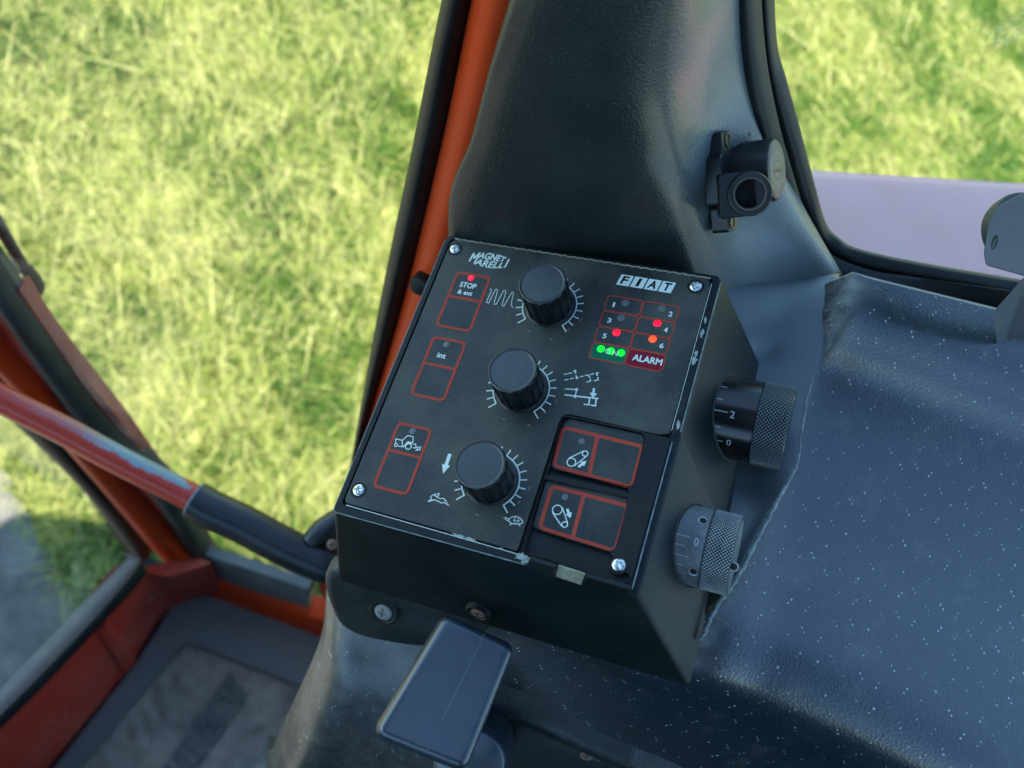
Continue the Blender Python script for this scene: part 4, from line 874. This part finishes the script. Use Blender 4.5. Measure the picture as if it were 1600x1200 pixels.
# ================================================================== FLOOR MAT
def mat_mat():
    k = NT('worn rubber mat'); v = k.n('ShaderNodeTexVoronoi', feature='SMOOTH_F1'); v.inputs['Scale'].default_value = 75; k.l(k.co, v.inputs['Vector'])
    f = k.ramp(k.noise(14, 5, .65), [(.35, 0), (.7, 1)]); c = k.mix(f, (.20, .18, .155), (.46, .40, .32))
    c = k.mix(k.ramp(k.noise(7, 3), [(.55, 0), (.75, 1)]), c, (.38, .31, .24)); k.set('Base Color', c); k.set('Roughness', .5)
    k.bump(v.outputs['Distance'], .8, .006); return k.m
M['mat_letter'] = plastic('letter rubber', (.10, .105, .105), .45, (.3, .28, .24), .5, 20)
FM = Thing('floor_mat', 'worn dark rubber floor mat with raised border and embossed letters', 'floor mat', (-80, -260, -640))
M['mat_rough'] = mat_mat(); M['mat_flat'] = plastic('mat border rubber', (.13, .135, .14), .42, (.32, .29, .25), .5, 9)
ins = [(-94, -182), (130, -189), (170, -900), (-250, -900), (-160, -400)]
mo = np.array([(-118, -128), (330, -118), (330, -900), (-420, -900), (-190, -420), (-158, -325), (-130, -215)])
FM.part('mat_border', slab(rpoly(mo, 8), [rpoly(ins, 10)], -640, -630, 2), 'mat_flat', smooth=30)
FM.part('mat_field', (z3(offset(rpoly(ins, 10), 1), -637), [tuple(range(len(rpoly(ins, 10))))]), 'mat_rough')
# letters run away from the operator: baseline along the measured lines on the mat
q0 = HZ(200 + 640 / 6., 1000 + 1190 / 6., -636); q1 = HZ(200 + 1105 / 6., 1000 + 520 / 6., -636); tdir = unit(q1 - q0); ndir = np.array([-tdir[1], tdir[0], 0])
ln = HZ(200 + 770 / 6., 1000 + 1030 / 6., -636); pt_ = np.linalg.norm(HZ(200 + 960 / 6., 1000 + 760 / 6., -636) - ln)
for i, ch in enumerate('FIAT'):
    o_ = ln + tdir * pt_ * (i - 2) * 1.02
    frame = []
    P = np.array([(1, 0), (pt_ - 3, 0), (pt_ - 3 + 6, 27), (7, 27)], float)
    fv = stroke(P, 1.6, True); wdt = {'I': 7, 'F': 15, 'A': 22, 'T': 19}[ch]; cx_ = pt_ / 2 + 2
    tv = fit_text(ch, (cx_ - wdt / 2, 4, cx_ + wdt / 2, 23))
    def prism(vf, h=1.2):
        v, f = vf; n = len(v); V = np.vstack([z3(np.asarray(v), 0), z3(np.asarray(v), h)]); F = [tuple(i + n for i in q) for q in f]; ed = {}
        for q in f:
            for a, b in zip(q, q[1:] + q[:1]): ed[(a, b)] = ed.get((a, b), 0) + 1
        F += [(a, b, b + n, a + n) for (a, b) in ed if (b, a) not in ed]; return V, F
    FM.part('embossed_letter', xf(join(prism((P, [(0, 1, 2, 3)]), 3.0), prism((tv[0], tv[1]), 6.5)), o_ + np.array([0, 0, -1]), tdir, ndir, (0, 0, 1)), 'mat_letter')
fl = mesh('floor', [(-175, -118, -642), (900, -118, -642), (900, -1300, -642), (-420, -1300, -642), (-175, -118, -660), (900, -118, -660), (900, -1300, -660), (-420, -1300, -660)], [(3, 2, 1, 0), (0, 1, 5, 4), (1, 2, 6, 5), (2, 3, 7, 6), (3, 0, 4, 7), (4, 5, 6, 7)], 'rubber'); fl['kind'] = 'structure'; fl['label'] = 'dark steel cab floor under the rubber mat'

# ================================================================== UNSEEN ROOF sized to block the sun, hatch and edge shaped for reflections
CR = Thing('cab_roof', 'red steel cab roof over the operator with grey lining', 'roof', (-300, -600, 950))
ro = rpoly([(-1550, -1500), (700, -1500), (700, 130), (-1550, 130)], 60)
hh = rpoly([(-330, -640), (340, -640), (340, -30), (-330, -30)], 50)
CR.part('roof_shell', slab(ro, [hh], 960, 1010, 12), 'red', smooth=30); CR.part('roof_lining', slab(offset(ro, -20), [offset(hh, -12)], 940, 958, 3), 'lining')

# unseen side wall, rear wall, seat and dash added to darken the interior
OW = Thing('cab_side_wall', 'grey lined cab wall on the far side of the driver', 'wall', (0, -1310, -640))
OW.part('wall_panel', xf(slab(rpoly([(-1500, -640), (900, -640), (900, 938), (-1500, 938)], 30), [rpoly([(-1300, 200), (300, 200), (300, 850), (-1300, 850)], 60)], 0, 20, 4), (0, -1310, 0), (1, 0, 0), (0, 0, 1), (0, 1, 0)), 'lining')
RK = Thing('cab_rear_wall', 'black lined lower rear wall of the cab behind the seat', 'wall', (890, -600, -640))  # added panel keeps grass reflections off console and box
RK.part('wall_panel', xf(slab(rpoly([(-1300, -640), (60, -640), (60, 40), (-1300, 40)], 30), [], 0, 20, 4), (880, 0, 0), (0, 1, 0), (0, 0, 1), (1, 0, 0)), 'lining')
DS = Thing('driver_seat', 'black fabric driver seat beside the console', 'seat', (80, -620, -640))
DS.part('seat_cushion', slab(rpoly([(-260, -900), (240, -900), (240, -400), (-260, -400)], 60), [], -260, -120, 35), 'column', smooth=60)
DS.part('backrest', xf(slab(rpoly([(-250, -140), (250, -140), (220, 520), (-220, 520)], 70), [], 0, 120, 35), (330, -650, 0), (0, 1, 0), (.25, 0, .97), (-.97, 0, .25)), 'column', smooth=60)
DS.part('pedestal', slab(rpoly([(-120, -800), (160, -800), (160, -500), (-120, -500)], 20), [], -640, -262, 10), 'rubber', smooth=60)
DB = Thing('dashboard', 'dark cab dashboard in front of the driver', 'dashboard', (-1100, -600, -640))
DB.part('dash_body', slab(rpoly([(-1450, -1250), (-900, -1250), (-850, -700), (-900, -250), (-1450, -250)], 60), [], -640, -260, 40), 'rubber', smooth=60)

# ================================================================== GROUND, GRASS
GZ = -1650
def ground_mat():
    k = NT('meadow soil'); c = k.ramp(k.noise(3, 6, .65), [(.3, (.10, .14, .02)), (.5, (.18, .20, .045)), (.7, (.30, .27, .10))]); k.set('Base Color', c); k.set('Roughness', .9); k.bump(k.noise(40, 4), .8, .02); return k.m
g = mesh('ground', [(-60000, -60000, GZ), (60000, -60000, GZ), (60000, 60000, GZ), (-60000, 60000, GZ)], [(0, 1, 2, 3)], ground_mat()); g['kind'] = 'structure'; g['label'] = 'meadow soil under the grass'
# pale concrete track at the lower left
cA, cB = HZ(0, 722, GZ + 6), HZ(118, 940, GZ + 6); d = unit(cB - cA); nl = np.array([d[1], -d[0], 0]); nl = nl if nl[0] < 0 else -nl
if nl[1] > 0 and abs(nl[0]) < .3: nl = -nl
tr = np.array([cA - d * 3000, cA - d * 300, cA + d * 150, cB, cB + d * 3000]); k = NT('weathered concrete'); k.set('Base Color', k.ramp(k.noise(9, 6, .7), [(.35, (.10, .09, .078)), (.55, (.15, .14, .12)), (.75, (.23, .21, .18))])); k.set('Roughness', .85); k.bump(k.noise(60, 4), .5, .01)
tp_ = loft([np.array([p + nl * s for s in (0, 400, 3000)]) for p in tr], closed=False); tv = np.asarray(tp_[0]); ro_ = mesh('concrete_path', tv, [q[::-1] for q in tp_[1]], k.m); ro_['kind'] = 'structure'; ro_['label'] = 'weathered grey concrete track beside the grass'
def grass(n, x0, x1, y0, y1, seed):
    r = np.random.default_rng(seed); X = r.uniform(x0, x1, n); Y = r.uniform(y0, y1, n)
    rel = np.stack([X - cA[0], Y - cA[1]], 1) @ nl[:2]; keep = rel < 8 + r.normal(0, 12, n); X, Y = X[keep], Y[keep]; n = len(X)
    def fld(s, a, b, c): return np.sin(X / s + a + 1.7 * np.sin(Y / s * .8 + b)) * np.cos(Y / s * 1.1 + c + 1.3 * np.sin(X / s * .7 + a))
    patch = .5 * fld(170, 1, 2, 3) + .35 * fld(60, 4, 1, 2) + .30 * fld(24, 2, 5, 1)
    lying = r.random(n) < np.clip(.24 + .42 * patch, .03, .75)
    L = np.where(lying, r.uniform(40, 120, n), r.uniform(20, 52, n)); Wd = np.where(lying, r.uniform(.9, 2.0, n), r.uniform(1.4, 3.4, n))
    lng = lying & (r.random(n) < .0035); L = np.where(lng, L * 2.2 + 40, L); Wd = np.where(lng, Wd * 1.4, Wd)
    az = r.uniform(0, 2 * np.pi, n) + .6 * patch; az = np.where(lying, az * .7 + 1.2 + .4 * patch, az)
    rise = np.where(lying, r.uniform(.03, .22, n), r.uniform(.45, 1.0, n)); z0 = np.where(lng, r.uniform(28, 48, n), np.where(lying, r.uniform(8, 42, n), 0)); rise = np.where(lng, .05, rise)
    dx, dy = np.cos(az), np.sin(az); px_, py_ = -dy, dx; ang = r.uniform(-.9, .9, n)
    V = np.zeros((n, 5, 3)); h1 = L * rise * .62; h2 = L * rise; o1 = L * .28 * (1.1 - rise * .6); o2 = L * np.sqrt(np.clip(1 - rise ** 2 * .8, .1, 1)) * .8
    for i, (s, hw, o, h) in enumerate(((-1, .5, 0 * L, 0 * L), (1, .5, 0 * L, 0 * L), (1, .42, o1, h1), (-1, .42, o1, h1), (0, 0, o2, h2))):
        V[:, i, 0] = X + dx * o + px_ * s * hw * Wd; V[:, i, 1] = Y + dy * o + py_ * s * hw * Wd; V[:, i, 2] = GZ + z0 + h + s * hw * Wd * ang
    me = bpy.data.meshes.new('grass'); me.vertices.add(n * 5); me.vertices.foreach_set('co', (V * MM).astype(np.float32).ravel())
    base = np.arange(n)[:, None] * 5; li = np.concatenate([base + np.array([[0, 1, 2, 3]]), base + np.array([[3, 2, 4]])], 1).ravel()
    me.loops.add(n * 7); me.loops.foreach_set('vertex_index', li.astype(np.int32)); me.polygons.add(n * 2)
    ls = (np.arange(n)[:, None] * 7 + np.array([[0, 4]])).ravel(); me.polygons.foreach_set('loop_start', ls.astype(np.int32)); me.polygons.foreach_set('loop_total', np.tile([4, 3], n).astype(np.int32))
    me.update(); me.validate()
    t = np.where(lng, .97, 0) + np.where(lng, 0, 1) * np.where(lying, r.uniform(.58, 1.0, n), np.clip(.27 + .30 * patch + r.normal(0, .14, n), 0, .8)); at = me.attributes.new('tint', 'FLOAT', 'POINT'); at.data.foreach_set('value', np.repeat(t, 5).astype(np.float32))
    return me
def grass_mat():
    k = NT('meadow grass'); a = k.n('ShaderNodeAttribute', attribute_name='tint')
    c = k.ramp(a.outputs['Fac'], [(0, (.035, .12, .010)), (.25, (.08, .18, .015)), (.5, (.17, .27, .028)), (.7, (.33, .36, .075)), (1, (.60, .55, .24))])
    k.set('Base Color', c); k.set('Roughness', .6); k.set('Specular IOR Level', .3)
    tl = k.n('ShaderNodeBsdfTranslucent'); k.l(c, tl.inputs[0]); mx = k.n('ShaderNodeMixShader'); mx.inputs[0].default_value = .3
    k.l(k.b.outputs[0], mx.inputs[1]); k.l(tl.outputs[0], mx.inputs[2]); k.l(mx.outputs[0], k.t.nodes['Material Output'].inputs[0]); return k.m
gm_ = grass_mat()
me = grass(460000, -2000, 2100, -700, 3300, 3); me.materials.append(gm_); go = link(bpy.data.objects.new('grass', me)); go['kind'] = 'stuff'; go['label'] = 'sunlit green and straw coloured meadow grass outside the cab'; go['category'] = 'grass'
me = grass(160000, -5500, 6500, -3500, 8500, 5); me.materials.append(gm_); go2 = link(bpy.data.objects.new('grass', me)); go2['kind'] = 'stuff'; go2['label'] = 'thinner meadow grass further out around the cab'; go2['category'] = 'grass'
